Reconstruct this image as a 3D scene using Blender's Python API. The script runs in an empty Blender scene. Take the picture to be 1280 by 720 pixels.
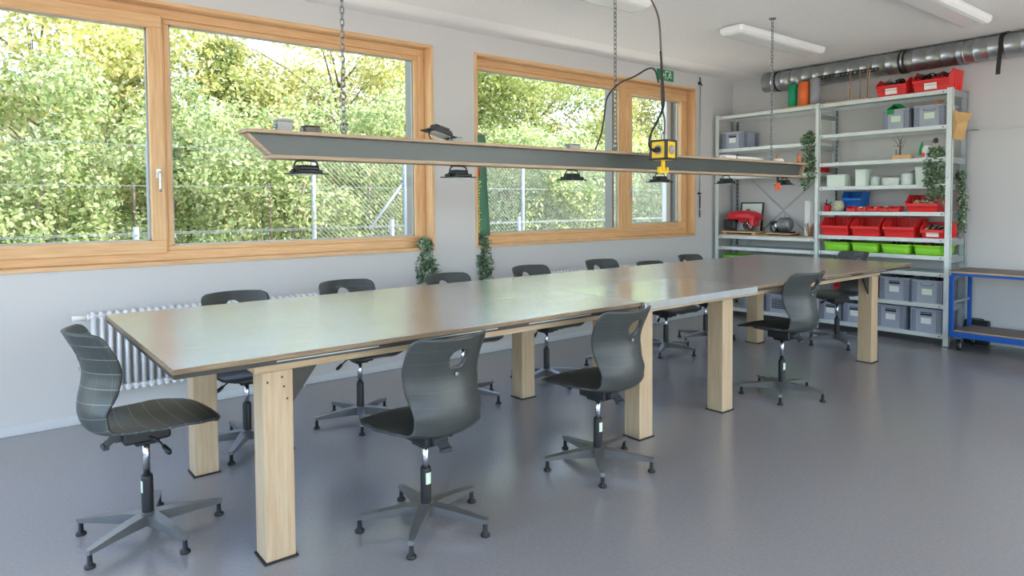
import bpy, bmesh, math, random
import numpy as np
from mathutils import Vector, Matrix

scene = bpy.context.scene
COL = scene.collection
PI = math.pi

# ------------------------------------------------------------------ camera
cam_data = bpy.data.cameras.new('camera')
cam_data.sensor_width = 36.0
cam_data.lens = 846.14 * 36.0 / 1280.0
cam_data.shift_x = (640 - 639.39) / 1280.0
cam_data.shift_y = (288.54 - 360.0) / 1280.0
cam_data.clip_start = 0.05
cam_data.clip_end = 300
cam = bpy.data.objects.new('camera', cam_data)
COL.objects.link(cam)
_yaw, _pitch, _roll = 0.900646674, 0.0396994789, 0.00665409152
_f = Vector((math.cos(_yaw) * math.cos(_pitch), math.sin(_yaw) * math.cos(_pitch), -math.sin(_pitch)))
_r = Vector((math.sin(_yaw), -math.cos(_yaw), 0))
_d = _f.cross(_r)
_r2 = math.cos(_roll) * _r + math.sin(_roll) * _d
_d2 = -math.sin(_roll) * _r + math.cos(_roll) * _d
_m = Matrix((_r2, -_d2, -_f)).transposed().to_4x4()
_m.translation = (0, 0, 1.4)
cam.matrix_world = _m
scene.camera = cam

# ------------------------------------------------------------------ world, sun, exposure
world = bpy.data.worlds.new('sky')
scene.world = world
world.use_nodes = True
nt = world.node_tree
nt.nodes.clear()
_out = nt.nodes.new('ShaderNodeOutputWorld')
_bg = nt.nodes.new('ShaderNodeBackground')
_sky = nt.nodes.new('ShaderNodeTexSky')
_sky.sky_type = 'NISHITA'
_sky.sun_disc = False
_sky.sun_elevation = math.radians(48)
_sky.sun_rotation = math.radians(120)
_sky.air_density = 1.0
_sky.dust_density = 1.5
_tc = nt.nodes.new('ShaderNodeTexCoord')
_nz = nt.nodes.new('ShaderNodeTexNoise')
_nz.inputs['Scale'].default_value = 3.2
_nz.inputs['Detail'].default_value = 6
_rp = nt.nodes.new('ShaderNodeValToRGB')
_rp.color_ramp.elements[0].position = 0.50
_rp.color_ramp.elements[1].position = 0.68
_mx = nt.nodes.new('ShaderNodeMixRGB')
_mul = nt.nodes.new('ShaderNodeMixRGB')
_mul.blend_type = 'MULTIPLY'
_mul.inputs[0].default_value = 1
_mul.inputs[2].default_value = (0.252, 0.258, 0.278, 1)
nt.links.new(_tc.outputs['Generated'], _nz.inputs['Vector'])
nt.links.new(_nz.outputs['Fac'], _rp.inputs['Fac'])
nt.links.new(_sky.outputs['Color'], _mul.inputs[1])
nt.links.new(_rp.outputs['Color'], _mx.inputs[0])
nt.links.new(_mul.outputs['Color'], _mx.inputs[1])
_mx.inputs[2].default_value = (1.18, 1.2, 1.22, 1)
nt.links.new(_mx.outputs['Color'], _bg.inputs['Color'])
_bg.inputs['Strength'].default_value = 3.0
nt.links.new(_bg.outputs['Background'], _out.inputs['Surface'])

sun_data = bpy.data.lights.new('sun', 'SUN')
sun_data.energy = 6.0
sun_data.angle = math.radians(0.6)
sun_data.color = (1.0, 0.95, 0.86)
sun = bpy.data.objects.new('sun', sun_data)
COL.objects.link(sun)
sun.rotation_euler = Vector((-0.78, 0.45, -0.95)).to_track_quat('-Z', 'Y').to_euler()
sun.location = (20, -12, 25)

vs = scene.view_settings
vs.view_transform = 'Standard'
vs.look = 'None'
vs.gamma = 1
vs.use_curve_mapping = False
vs.exposure = 0.70
scene.cycles.max_bounces = 10
scene.cycles.diffuse_bounces = 6
scene.cycles.glossy_bounces = 4
scene.cycles.transparent_max_bounces = 12
scene.cycles.transmission_bounces = 6
scene.cycles.use_denoising = True
scene.cycles.sample_clamp_indirect = 8

def portal(x, y, z, sx, sz, inward, along_y=False):
    # daylight portal in a window opening: guides the sampling of the sky, adds no light of its own
    ld = bpy.data.lights.new('window_portal', 'AREA')
    ld.shape = 'RECTANGLE'
    ld.size = sx
    ld.size_y = sz
    ld.cycles.is_portal = True
    o = bpy.data.objects.new('window_portal', ld)
    COL.objects.link(o)
    o.location = (x, y, z)
    o.rotation_euler = Vector((inward if along_y else 0, 0 if along_y else inward, 0)).to_track_quat('-Z', 'Z').to_euler()

# ------------------------------------------------------------------ room dimensions
X0, XB = -1.9, 7.71          # unseen end wall, shelf wall
Y0, YW = -1.8, 5.11          # unseen wall behind the camera, window wall
ZC = 2.965
WZ0, WZ1 = 0.995, 2.79
W1X = (-0.12, 3.18)
W2X = (3.625, 6.92)
REAR = [(-1.8, 1.2), (1.35, 4.35), (4.5, 7.5)]  # glazing added behind the camera to light the room
SIDE = [(-1.65, 1.55), (1.70, 4.90)]      # glazing added in the unseen end wall to light the room
for a, b in (W1X, W2X):
    portal((a + b) / 2, 5.30, (WZ0 + WZ1) / 2, b - a, WZ1 - WZ0, -1)
for a, b in REAR:
    portal((a + b) / 2, Y0 - .1, 1.5, b - a, 2.7, 1)
for a, b in SIDE:
    portal(X0 - .1, (a + b) / 2, 1.5, b - a, 2.7, 1, True)

# ------------------------------------------------------------------ helpers
def lin(c):
    return tuple(((v / 255.0) / 12.92 if v / 255.0 <= 0.04045 else ((v / 255.0 + 0.055) / 1.055) ** 2.4) for v in c[:3]) + (1.0,)

MATS = {}
def mat(name, col, rough=0.5, metal=0.0, var=0.0, vscale=6.0, stretch=(1, 1, 1), bump=0.0, bscale=60.0, spec=0.5, col2=None, coat=0.0, transl=0.0):
    if name in MATS:
        return MATS[name]
    m = bpy.data.materials.new(name)
    m.use_nodes = True
    n = m.node_tree.nodes
    L = m.node_tree.links
    p = n['Principled BSDF']
    p.inputs['Roughness'].default_value = rough
    p.inputs['Metallic'].default_value = metal
    p.inputs['Specular IOR Level'].default_value = spec
    p.inputs['Coat Weight'].default_value = coat
    c = lin(col)
    p.inputs['Base Color'].default_value = c
    if var > 0 or bump > 0 or col2:
        tc = n.new('ShaderNodeTexCoord')
        mp = n.new('ShaderNodeMapping')
        mp.inputs['Scale'].default_value = stretch
        L.new(tc.outputs['Object'], mp.inputs['Vector'])
    if var > 0 or col2:
        nz = n.new('ShaderNodeTexNoise')
        nz.inputs['Scale'].default_value = vscale
        nz.inputs['Detail'].default_value = 4
        L.new(mp.outputs['Vector'], nz.inputs['Vector'])
        rp = n.new('ShaderNodeValToRGB')
        rp.color_ramp.elements[0].position = 0.3
        rp.color_ramp.elements[1].position = 0.7
        d = lin(col2) if col2 else tuple(v * (1 - var) for v in c[:3]) + (1,)
        e = c if col2 else tuple(min(1, v * (1 + var)) for v in c[:3]) + (1,)
        rp.color_ramp.elements[0].color = d
        rp.color_ramp.elements[1].color = e
        L.new(nz.outputs['Fac'], rp.inputs['Fac'])
        L.new(rp.outputs['Color'], p.inputs['Base Color'])
    if bump > 0:
        bz = n.new('ShaderNodeTexNoise')
        bz.inputs['Scale'].default_value = bscale
        bz.inputs['Detail'].default_value = 3
        L.new(mp.outputs['Vector'], bz.inputs['Vector'])
        bp = n.new('ShaderNodeBump')
        bp.inputs['Strength'].default_value = bump
        bp.inputs['Distance'].default_value = 0.01
        L.new(bz.outputs['Fac'], bp.inputs['Height'])
        L.new(bp.outputs['Normal'], p.inputs['Normal'])
    MATS[name] = m
    return m

def nodes_of(m):
    return m.node_tree.nodes, m.node_tree.links, m.node_tree.nodes['Principled BSDF']

def wood(name, col, dark, axis=0, rough=0.5, scale=5.0):
    s = [14, 14, 14]
    s[axis] = 0.9
    return mat(name, col, rough, col2=dark, vscale=scale, stretch=tuple(s), bump=0.05, bscale=12)

class MB:
    def __init__(self):
        self.v = []
        self.f = []
        self.sm = []
    def add(self, vs, fs, smooth=False):
        o = len(self.v)
        self.v.extend([tuple(map(float, p)) for p in vs])
        for f in fs:
            self.f.append(tuple(i + o for i in f))
            self.sm.append(smooth)
        return self
    def box(self, x0, y0, z0, x1, y1, z1, c=0.0):
        x0, x1 = min(x0, x1), max(x0, x1)
        y0, y1 = min(y0, y1), max(y0, y1)
        z0, z1 = min(z0, z1), max(z0, z1)
        c = min(c, (x1 - x0) * .45, (y1 - y0) * .45, (z1 - z0) * .45)
        if c <= 0:
            v = [(x, y, z) for z in (z0, z1) for y in (y0, y1) for x in (x0, x1)]
            return self.add(v, [(0, 2, 3, 1), (4, 5, 7, 6), (0, 1, 5, 4), (2, 6, 7, 3), (0, 4, 6, 2), (1, 3, 7, 5)])
        bm = bmesh.new()
        bmesh.ops.create_cube(bm, size=1)
        for w in bm.verts:
            w.co = Vector(((x0 + x1) / 2 + w.co.x * (x1 - x0), (y0 + y1) / 2 + w.co.y * (y1 - y0), (z0 + z1) / 2 + w.co.z * (z1 - z0)))
        bmesh.ops.bevel(bm, geom=bm.edges[:], offset=c, segments=1, affect='EDGES', profile=0.5)
        bm.verts.index_update()
        self.add([w.co for w in bm.verts], [[w.index for w in f.verts] for f in bm.faces])
        bm.free()
        return self
    def obox(self, c, ax, ay, az, hx, hy, hz):
        c, ax, ay, az = Vector(c), Vector(ax), Vector(ay), Vector(az)
        v = [c + ax * sx * hx + ay * sy * hy + az * sz * hz for sz in (-1, 1) for sy in (-1, 1) for sx in (-1, 1)]
        return self.add(v, [(0, 2, 3, 1), (4, 5, 7, 6), (0, 1, 5, 4), (2, 6, 7, 3), (0, 4, 6, 2), (1, 3, 7, 5)])
    def bar(self, p, q, w, h, up=(0, 0, 1)):
        p, q = Vector(p), Vector(q)
        ax = (q - p).normalized()
        u = Vector(up)
        if abs(ax.dot(u)) > .98:
            u = Vector((0, 1, 0))
        ay = u.cross(ax).normalized()
        az = ax.cross(ay)
        return self.obox((p + q) / 2, ax, ay, az, (q - p).length / 2, w / 2, h / 2)
    def tube(self, pts, r, n=8, cap=True, closed=False):
        pts = [Vector(p) for p in pts]
        rs = r if isinstance(r, (list, tuple)) else [r] * len(pts)
        N = len(pts)
        rings = []
        prev = None
        for i, p in enumerate(pts):
            if closed:
                d = (pts[(i + 1) % N] - pts[i - 1])
            else:
                d = pts[min(i + 1, N - 1)] - pts[max(i - 1, 0)]
            d.normalize()
            if prev is None:
                u = Vector((0, 0, 1)) if abs(d.z) < .9 else Vector((1, 0, 0))
                a = d.cross(u).normalized()
            else:
                a = (prev - d * prev.dot(d))
                if a.length < 1e-6:
                    a = d.orthogonal()
                a.normalize()
            prev = a
            b = d.cross(a)
            rings.append([p + (a * math.cos(2 * PI * k / n) + b * math.sin(2 * PI * k / n)) * rs[i] for k in range(n)])
        vs = [q for rg in rings for q in rg]
        fs = []
        M = N if closed else N - 1
        for i in range(M):
            j = (i + 1) % N
            for k in range(n):
                l = (k + 1) % n
                fs.append((i * n + k, i * n + l, j * n + l, j * n + k))
        self.add(vs, fs, True)
        if cap and not closed:
            self.add(rings[0], [tuple(range(n - 1, -1, -1))])
            self.add(rings[-1], [tuple(range(n))])
        return self
    def cyl(self, p, q, r, n=12, r2=None):
        return self.tube([p, q], [r, r if r2 is None else r2], n)
    def lathe(self, prof, c=(0, 0, 0), n=20, axis='z', smooth=True):
        vs = []
        for (r, h) in prof:
            for k in range(n):
                a = 2 * PI * k / n
                q = (r * math.cos(a), r * math.sin(a), h)
                if axis == 'x':
                    q = (q[2], q[0], q[1])
                elif axis == 'y':
                    q = (q[1], q[2], q[0])
                vs.append((c[0] + q[0], c[1] + q[1], c[2] + q[2]))
        fs = []
        for i in range(len(prof) - 1):
            for k in range(n):
                l = (k + 1) % n
                fs.append((i * n + k, i * n + l, (i + 1) * n + l, (i + 1) * n + k))
        self.add(vs, fs, smooth)
        return self
    def prism(self, poly, axis, a, b):
        # poly of 2-D points extruded along axis from a to b
        def mk(p, t):
            return {'x': (t, p[0], p[1]), 'y': (p[0], t, p[1]), 'z': (p[0], p[1], t)}[axis]
        n = len(poly)
        v = [mk(p, a) for p in poly] + [mk(p, b) for p in poly]
        fs = [tuple(range(n - 1, -1, -1)), tuple(range(n, 2 * n))]
        for i in range(n):
            j = (i + 1) % n
            fs.append((i, j, n + j, n + i))
        return self.add(v, fs)
    def loft(self, rings, cap0=True, cap1=True, smooth=True):
        n = len(rings[0])
        vs = [p for r in rings for p in r]
        fs = []
        for i in range(len(rings) - 1):
            for k in range(n):
                l = (k + 1) % n
                fs.append((i * n + k, i * n + l, (i + 1) * n + l, (i + 1) * n + k))
        self.add(vs, fs, smooth)
        if cap0:
            self.add(rings[0], [tuple(range(n - 1, -1, -1))])
        if cap1:
            self.add(rings[-1], [tuple(range(n))])
        return self
    def sphere(self, c, r, n=12, m=8, sc=(1, 1, 1)):
        prof = []
        vs, fs = [], []
        for i in range(m + 1):
            t = PI * i / m
            for k in range(n):
                a = 2 * PI * k / n
                vs.append((c[0] + r * sc[0] * math.sin(t) * math.cos(a), c[1] + r * sc[1] * math.sin(t) * math.sin(a), c[2] + r * sc[2] * math.cos(t)))
        for i in range(m):
            for k in range(n):
                l = (k + 1) % n
                fs.append((i * n + k, (i + 1) * n + k, (i + 1) * n + l, i * n + l))
        return self.add(vs, fs, True)
    def mesh(self, name, off=(0, 0, 0)):
        me = bpy.data.meshes.new(name)
        v = [(p[0] - off[0], p[1] - off[1], p[2] - off[2]) for p in self.v]
        me.from_pydata(v, [], self.f)
        me.polygons.foreach_set('use_smooth', self.sm)
        bm = bmesh.new()
        bm.from_mesh(me)
        bmesh.ops.remove_doubles(bm, verts=bm.verts, dist=1e-6)
        bmesh.ops.recalc_face_normals(bm, faces=bm.faces)
        bm.to_mesh(me)
        bm.free()
        me.update()
        return me
    def build(self, name, m, parent=None, world=True):
        off = (0, 0, 0)
        if parent is not None and world:
            off = root_loc(parent)
        me = self.mesh(name, off)
        if isinstance(m, str):
            m = MATS[m]
        me.materials.append(m)
        return put(name, me, parent)

def root_loc(o):
    t = Vector((0, 0, 0))
    while o is not None:
        t += Vector(o.location)
        o = o.parent
    return t

def put(name, me, parent=None, loc=None):
    o = bpy.data.objects.new(name, me)
    COL.objects.link(o)
    if parent is not None:
        o.parent = parent
    if loc is not None:
        o.location = loc
    return o

def tag(o, label, cat, group=None):
    o['label'] = label
    o['category'] = cat
    if group:
        o['group'] = group
    return o

def thing(name, label, cat, loc=(0, 0, 0), rz=0.0, group=None):
    o = bpy.data.objects.new(name, None)
    COL.objects.link(o)
    o.empty_display_size = 0.1
    o.location = loc
    o.rotation_euler = (0, 0, rz)
    return tag(o, label, cat, group)

def struct(o, label=None):
    o['kind'] = 'structure'
    if label:
        o['label'] = label
    return o

def copy_tree(o, parent=None):
    c = o.copy()
    COL.objects.link(c)
    if parent is not None:
        c.parent = parent
    for ch in list(o.children):
        copy_tree(ch, c)
    return c

def crv(pts, n=10):
    # Catmull-Rom through points
    P = [Vector(p) for p in pts]
    P = [P[0] * 2 - P[1]] + P + [P[-1] * 2 - P[-2]]
    out = []
    for i in range(1, len(P) - 2):
        for k in range(n):
            t = k / n
            out.append(0.5 * ((2 * P[i]) + (P[i + 1] - P[i - 1]) * t + (2 * P[i - 1] - 5 * P[i] + 4 * P[i + 1] - P[i + 2]) * t * t + (3 * P[i] - P[i - 1] - 3 * P[i + 1] + P[i + 2]) * t ** 3))
    out.append(P[-2])
    return out

# ------------------------------------------------------------------ materials
M_wall = mat('white_wall_paint', (203, 201, 199), 0.85, bump=0.03, bscale=180)
M_floor = mat('grey_linoleum', (146, 144, 146), 0.22, var=0.05, vscale=60, bump=0.004, bscale=90, spec=0.8)
M_ceil = mat('perforated_ceiling', (246, 243, 240), 0.9)
n_, L_, p_ = nodes_of(M_ceil)
_t = n_.new('ShaderNodeTexCoord')
_sx = n_.new('ShaderNodeSeparateXYZ')
L_.new(_t.outputs['Object'], _sx.inputs[0])
def _mth(op, a, b=None):
    q = n_.new('ShaderNodeMath')
    q.operation = op
    for i, w in enumerate((a, b)):
        if w is None:
            continue
        if isinstance(w, (int, float)):
            q.inputs[i].default_value = w
        else:
            L_.new(w, q.inputs[i])
    return q.outputs[0]
_dx = _mth('SUBTRACT', _mth('FRACT', _mth('MULTIPLY', _sx.outputs[0], 50)), 0.5)
_dy = _mth('SUBTRACT', _mth('FRACT', _mth('MULTIPLY', _sx.outputs[1], 50)), 0.5)
_dd = _mth('LESS_THAN', _mth('ADD', _mth('MULTIPLY', _dx, _dx), _mth('MULTIPLY', _dy, _dy)), 0.05)
_in = _mth('MULTIPLY', _mth('LESS_THAN', _sx.outputs[1], 4.7), _dd)
_c = n_.new('ShaderNodeMixRGB')
_c.inputs[1].default_value = lin((246, 243, 240))
_c.inputs[2].default_value = lin((176, 173, 170))
L_.new(_in, _c.inputs[0])
L_.new(_c.outputs[0], p_.inputs['Base Color'])

M_base = mat('grey_white_skirting', (205, 206, 206), 0.5)
M_sprX = wood('spruce_along_x', (226, 186, 138), (208, 162, 112), 0, 0.45)
M_sprZ = wood('spruce_upright', (226, 186, 138), (208, 162, 112), 2, 0.45)
M_sprY = wood('spruce_along_y', (226, 186, 138), (208, 162, 112), 1, 0.45)
M_legw = wood('pale_pine_upright', (198, 176, 144), (184, 156, 122), 2, 0.6)
M_beamw = wood('pine_along_x', (208, 184, 150), (184, 152, 114), 0, 0.6)
M_ply = wood('plywood_edge', (148, 126, 98), (114, 92, 68), 0, 0.6, 8)
M_plyY = wood('plywood_edge_y', (206, 178, 140), (170, 140, 104), 1, 0.6, 8)
M_lam = mat('grey_brown_steel_sheet', (206, 202, 196), 0.17, metal=0.78, var=0.05, vscale=3)
n_, L_, p_ = nodes_of(M_lam)
_t = n_.new('ShaderNodeTexCoord')
_mp = n_.new('ShaderNodeMapping')
_mp.inputs['Scale'].default_value = (3, 420, 1)
_nz = n_.new('ShaderNodeTexNoise')
_nz.inputs['Scale'].default_value = 1
_bp = n_.new('ShaderNodeBump')
_bp.inputs['Distance'].default_value = 0.0007
L_.new(_t.outputs['Object'], _mp.inputs[0])
L_.new(_mp.outputs[0], _nz.inputs['Vector'])
L_.new(_nz.outputs['Fac'], _bp.inputs['Height'])
L_.new(_bp.outputs['Normal'], p_.inputs['Normal'])
M_steel = mat('galvanised_table_sheet', (216, 219, 216), 0.2, metal=0.8, var=0.12, vscale=9)
M_darkst = mat('dark_steel', (64, 62, 58), 0.5, metal=0.4, var=0.2)
M_blackst = mat('black_foot_plate', (42, 40, 38), 0.6)
M_shell = mat('anthracite_chair_shell', (66, 70, 68), 0.42, var=0.08, vscale=30, spec=0.45)
M_black = mat('black_plastic', (30, 31, 32), 0.45)
M_chrome = mat('chrome', (205, 208, 212), 0.16, metal=1.0)
M_alu = mat('cast_aluminium_grey', (140, 141, 140), 0.36, metal=0.65, var=0.06, vscale=14)
M_galv = mat('galvanised_shelf', (216, 222, 219), 0.42, metal=0.12, var=0.05, vscale=9)
M_galvd = mat('galvanised_dull', (160, 168, 168), 0.45, metal=0.4, var=0.08, vscale=8)
M_redbin = mat('red_plastic', (226, 46, 44), 0.4, var=0.04)
M_reddk = mat('red_plastic_deep', (196, 30, 34), 0.4)
M_green = mat('lime_green_plastic', (138, 208, 44), 0.42)
M_blueb = mat('blue_plastic', (24, 104, 186), 0.42)
M_crate = mat('grey_crate_plastic', (166, 172, 184), 0.5, var=0.05)
M_crated = mat('grey_crate_rib', (136, 142, 156), 0.5)
M_void = mat('hole_shade_black', (24, 25, 28), 0.8)  # near-black for tools and for the painted shade of openings
M_paper = mat('white_paper', (236, 236, 232), 0.8, var=0.03, vscale=40)
M_paperg = mat('pale_green_paper', (214, 232, 206), 0.8)
M_white = mat('white_plastic', (232, 232, 228), 0.45)
M_rad = mat('white_radiator_enamel', (228, 229, 230), 0.35)
M_duct = mat('spiral_duct_zinc', (176, 180, 182), 0.3, metal=0.9, var=0.1, vscale=5)
M_bluef = mat('blue_powder_coat', (14, 84, 168), 0.4)
M_yel = mat('yellow_plastic', (246, 200, 24), 0.42)
M_rubber = mat('dark_grey_rubber', (58, 60, 62), 0.6)
M_cable = mat('black_cable', (40, 37, 36), 0.5)
M_cableb = mat('brown_grey_cable', (100, 84, 76), 0.5)
M_zinc = mat('zinc_chain', (132, 134, 134), 0.35, metal=0.85)
M_card = mat('brown_card', (196, 156, 104), 0.8, var=0.07, vscale=14)
M_beamg = mat('grey_green_web', (72, 79, 76), 0.3, var=0.06, vscale=4, stretch=(.4, 1, 1))
M_engr = mat('red_engine_enamel', (206, 32, 40), 0.3)
M_engs = mat('engine_aluminium', (150, 152, 154), 0.4, metal=0.7, var=0.25, vscale=30)
M_lamp = mat('lamp_diffuser_acrylic', (238, 238, 236), 0.25)
M_lampg = mat('lamp_housing_white', (206, 208, 208), 0.4)
M_outgrey = mat('anodised_guide_rail', (138, 134, 128), 0.5, metal=0.3)
M_outwhite = mat('white_exterior_rail', (226, 228, 230), 0.5)
M_ext = mat('exterior_render', (214, 210, 202), 0.9)
M_post = mat('zinc_fence_post', (150, 156, 166), 0.5, metal=0.3)
M_wire = mat('fence_wire', (140, 146, 148), 0.5, metal=0.3)
M_bark = mat('tree_bark', (118, 104, 90), 0.9, var=0.25, vscale=14, bump=0.4, bscale=30)
M_ground = mat('meadow_ground', (112, 130, 70), 0.95, col2=(84, 104, 52), vscale=2.0)
M_bounce = mat('pale_bounce_ground', (220, 208, 190), 0.9, var=0.08, vscale=3)  # unseen ground, kept pale to bounce light indoors
M_glassy = mat('clear_box_plastic', (214, 224, 220), 0.12)
M_slate = mat('pale_green_white_card', (222, 232, 220), 0.6)
M_tanpot = mat('speckled_jar', (206, 196, 166), 0.5, col2=(150, 150, 120), vscale=60)
M_orange = mat('orange_fabric_roll', (238, 116, 56), 0.7)
M_greenr = mat('green_fabric_roll', (26, 154, 104), 0.7)
M_greyr = mat('grey_fabric_roll', (150, 152, 156), 0.6)
M_greenc = mat('green_cloth', (26, 150, 82), 0.8)
M_signg = mat('exit_sign_green', (18, 132, 84), 0.5)
M_banner = mat('green_pennant_cloth', (88, 138, 112), 0.8, var=0.06)
M_bannery = mat('yellow_print', (226, 222, 120), 0.8)
M_bannerr = mat('red_print', (190, 62, 74), 0.8)
M_orangeh = mat('orange_handle', (232, 104, 60), 0.5)
M_copper = mat('terracotta_tube', (190, 116, 84), 0.5)
M_stick = wood('thin_wooden_stick', (188, 146, 110), (160, 116, 84), 2, 0.6)
M_deck = mat('brown_grey_ply_deck', (112, 100, 92), 0.5, var=0.08)
M_handle = mat('satin_nickel', (196, 196, 190), 0.3, metal=0.85)

# pinstripe lines woven into the chair laminate (surface print in the shell's own UV)
def pinstripe(name, base, amt, line):
    m = mat(name, base, 0.4, spec=0.5)
    n, L, p = nodes_of(m)
    uv = n.new('ShaderNodeUVMap')
    sx = n.new('ShaderNodeSeparateXYZ')
    L.new(uv.outputs['UV'], sx.inputs[0])
    def mm(op, a, b):
        q = n.new('ShaderNodeMath')
        q.operation = op
        for i, w in enumerate((a, b)):
            if isinstance(w, (int, float)):
                q.inputs[i].default_value = w
            else:
                L.new(w, q.inputs[i])
        return q.outputs[0]
    a = mm('LESS_THAN', mm('FRACT', mm('MULTIPLY', sx.outputs[0], 1 / 0.062), 0), 0.035)
    b = mm('LESS_THAN', mm('FRACT', mm('MULTIPLY', sx.outputs[1], 1 / 0.055), 0), 0.02)
    fine = mm('MULTIPLY', mm('LESS_THAN', mm('FRACT', mm('MULTIPLY', sx.outputs[1], 1 / 0.007), 0), 0.3), 0.03)
    f = mm('MINIMUM', mm('ADD', mm('MULTIPLY', mm('MAXIMUM', a, mm('MULTIPLY', b, 0.25)), amt), fine), 1)
    mx = n.new('ShaderNodeMixRGB')
    mx.inputs[1].default_value = lin(base)
    mx.inputs[2].default_value = lin(line)
    L.new(f, mx.inputs[0])
    L.new(mx.outputs[0], p.inputs['Base Color'])
    return m
M_shellp = pinstripe('pinstriped_chair_shell', (58, 64, 62), 0.36, (214, 216, 200))
M_shell = pinstripe('faintly_lined_chair_shell', (62, 65, 63), 0.10, (170, 172, 164))

# glass: clear pane with a fresnel reflection
M_glass = bpy.data.materials.new('window_glass')
M_glass.use_nodes = True
_n = M_glass.node_tree.nodes
_l = M_glass.node_tree.links
_n.clear()
_o = _n.new('ShaderNodeOutputMaterial')
_tr = _n.new('ShaderNodeBsdfTransparent')
_gl = _n.new('ShaderNodeBsdfGlossy')
_gl.inputs['Roughness'].default_value = 0.0
_lw = _n.new('ShaderNodeLayerWeight')
_lw.inputs['Blend'].default_value = 0.5
_pw = _n.new('ShaderNodeMath')
_pw.operation = 'POWER'
_pw.inputs[1].default_value = 5.0
_fr = _n.new('ShaderNodeMath')
_fr.operation = 'MULTIPLY_ADD'
_fr.inputs[1].default_value = 0.9
_fr.inputs[2].default_value = 0.006
_l.new(_lw.outputs['Facing'], _pw.inputs[0])
_l.new(_pw.outputs[0], _fr.inputs[0])
_mxs = _n.new('ShaderNodeMixShader')
_tr.inputs['Color'].default_value = (0.94, 0.96, 0.95, 1)
_l.new(_fr.outputs[0], _mxs.inputs[0])
_l.new(_tr.outputs[0], _mxs.inputs[1])
_l.new(_gl.outputs[0], _mxs.inputs[2])
_l.new(_mxs.outputs[0], _o.inputs['Surface'])
MATS['window_glass'] = M_glass

def leaf_mat(name, cols, transl=0.52):
    m = bpy.data.materials.new(name)
    m.use_nodes = True
    n = m.node_tree.nodes
    L = m.node_tree.links
    p = n['Principled BSDF']
    p.inputs['Roughness'].default_value = 0.45
    p.inputs['Specular IOR Level'].default_value = 0.35
    g = n.new('ShaderNodeNewGeometry')
    rp = n.new('ShaderNodeValToRGB')
    els = rp.color_ramp.elements
    while len(els) < len(cols):
        els.new(0.5)
    for i, c in enumerate(cols):
        els[i].position = i / (len(cols) - 1)
        els[i].color = lin(c)
    L.new(g.outputs['Random Per Island'], rp.inputs['Fac'])
    L.new(rp.outputs['Color'], p.inputs['Base Color'])
    t = n.new('ShaderNodeBsdfTranslucent')
    L.new(rp.outputs['Color'], t.inputs['Color'])
    mx = n.new('ShaderNodeMixShader')
    mx.inputs[0].default_value = transl
    out = n['Material Output']
    L.new(p.outputs[0], mx.inputs[1])
    L.new(t.outputs[0], mx.inputs[2])
    L.new(mx.outputs[0], out.inputs['Surface'])
    MATS[name] = m
    return m
M_leafY = leaf_mat('yellow_green_leaves', [(130, 139, 65), (180, 180, 98), (212, 202, 128), (223, 209, 160), (174, 178, 103)])
M_leafG = leaf_mat('fresh_green_leaves', [(104, 126, 59), (156, 169, 91), (187, 189, 119), (206, 202, 147), (137, 156, 84)])
M_leafB = leaf_mat('hedge_leaves', [(109, 134, 79), (154, 171, 103), (187, 193, 135), (204, 204, 158), (130, 152, 95)])
M_ivy = leaf_mat('houseplant_leaves', [(58, 88, 56), (92, 124, 84), (140, 164, 130), (76, 108, 68), (196, 206, 182)], 0.2)

M_flange = wood('beam_flange_ply', (186, 164, 138), (158, 132, 106), 0, 0.6, 8)

# ================================================================== THE SETTING
struct(MB().box(X0, Y0, -0.2, XB, YW, 0.0).build('floor', M_floor), 'grey linoleum floor')
_c = MB().box(X0 - .3, Y0 - 2.8, ZC, XB + .3, YW + 0.5, ZC + .3).build('ceiling', M_ceil)  # overhang behind the camera added to block sky and sun
struct(_c, 'white perforated acoustic ceiling')
struct(MB().box(XB, Y0 - .3, -0.2, XB + .3, YW + .35, ZC).build('wall_right', M_wall), 'white wall behind the shelving')

def wall_with_holes(name, x0, x1, y0, y1, holes, z0, z1, hz0, hz1):
    m = MB()
    m.box(x0, y0, z0, x1, y1, hz0)
    m.box(x0, y0, hz1, x1, y1, z1)
    xs = [x0] + [v for h in holes for v in h] + [x1]
    for i in range(0, len(xs), 2):
        if xs[i + 1] - xs[i] > 1e-4:
            m.box(xs[i], y0, hz0, xs[i + 1], y1, hz1)
    return struct(m.build(name, M_wall))
_w = wall_with_holes('wall_left', X0, XB, YW, YW + .35, [W1X, W2X], -0.2, ZC, WZ0, WZ1)
_w['label'] = 'white wall with the two timber windows'
wall_with_holes('wall_front', X0, XB, Y0 - .3, Y0, REAR, -0.2, ZC, 0.15, 2.85)
m = MB()
m.box(X0 - .3, Y0 - .3, -.2, X0, YW + .35, .15)
m.box(X0 - .3, Y0 - .3, 2.85, X0, YW + .35, ZC)
_ys = [Y0 - .3] + [v for h in SIDE for v in h] + [YW + .35]
for i in range(0, len(_ys), 2):
    m.box(X0 - .3, _ys[i], .15, X0, _ys[i + 1], 2.85)
struct(m.build('wall_back', M_wall))

_b = MB().box(X0, YW - .014, 0, XB, YW, .062, .004).build('baseboard_left', M_base)
struct(_b, 'pale skirting board under the windows')
struct(MB().box(XB - .014, Y0, 0, XB, YW - .014, .062, .004).build('baseboard_right', M_base))

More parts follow.
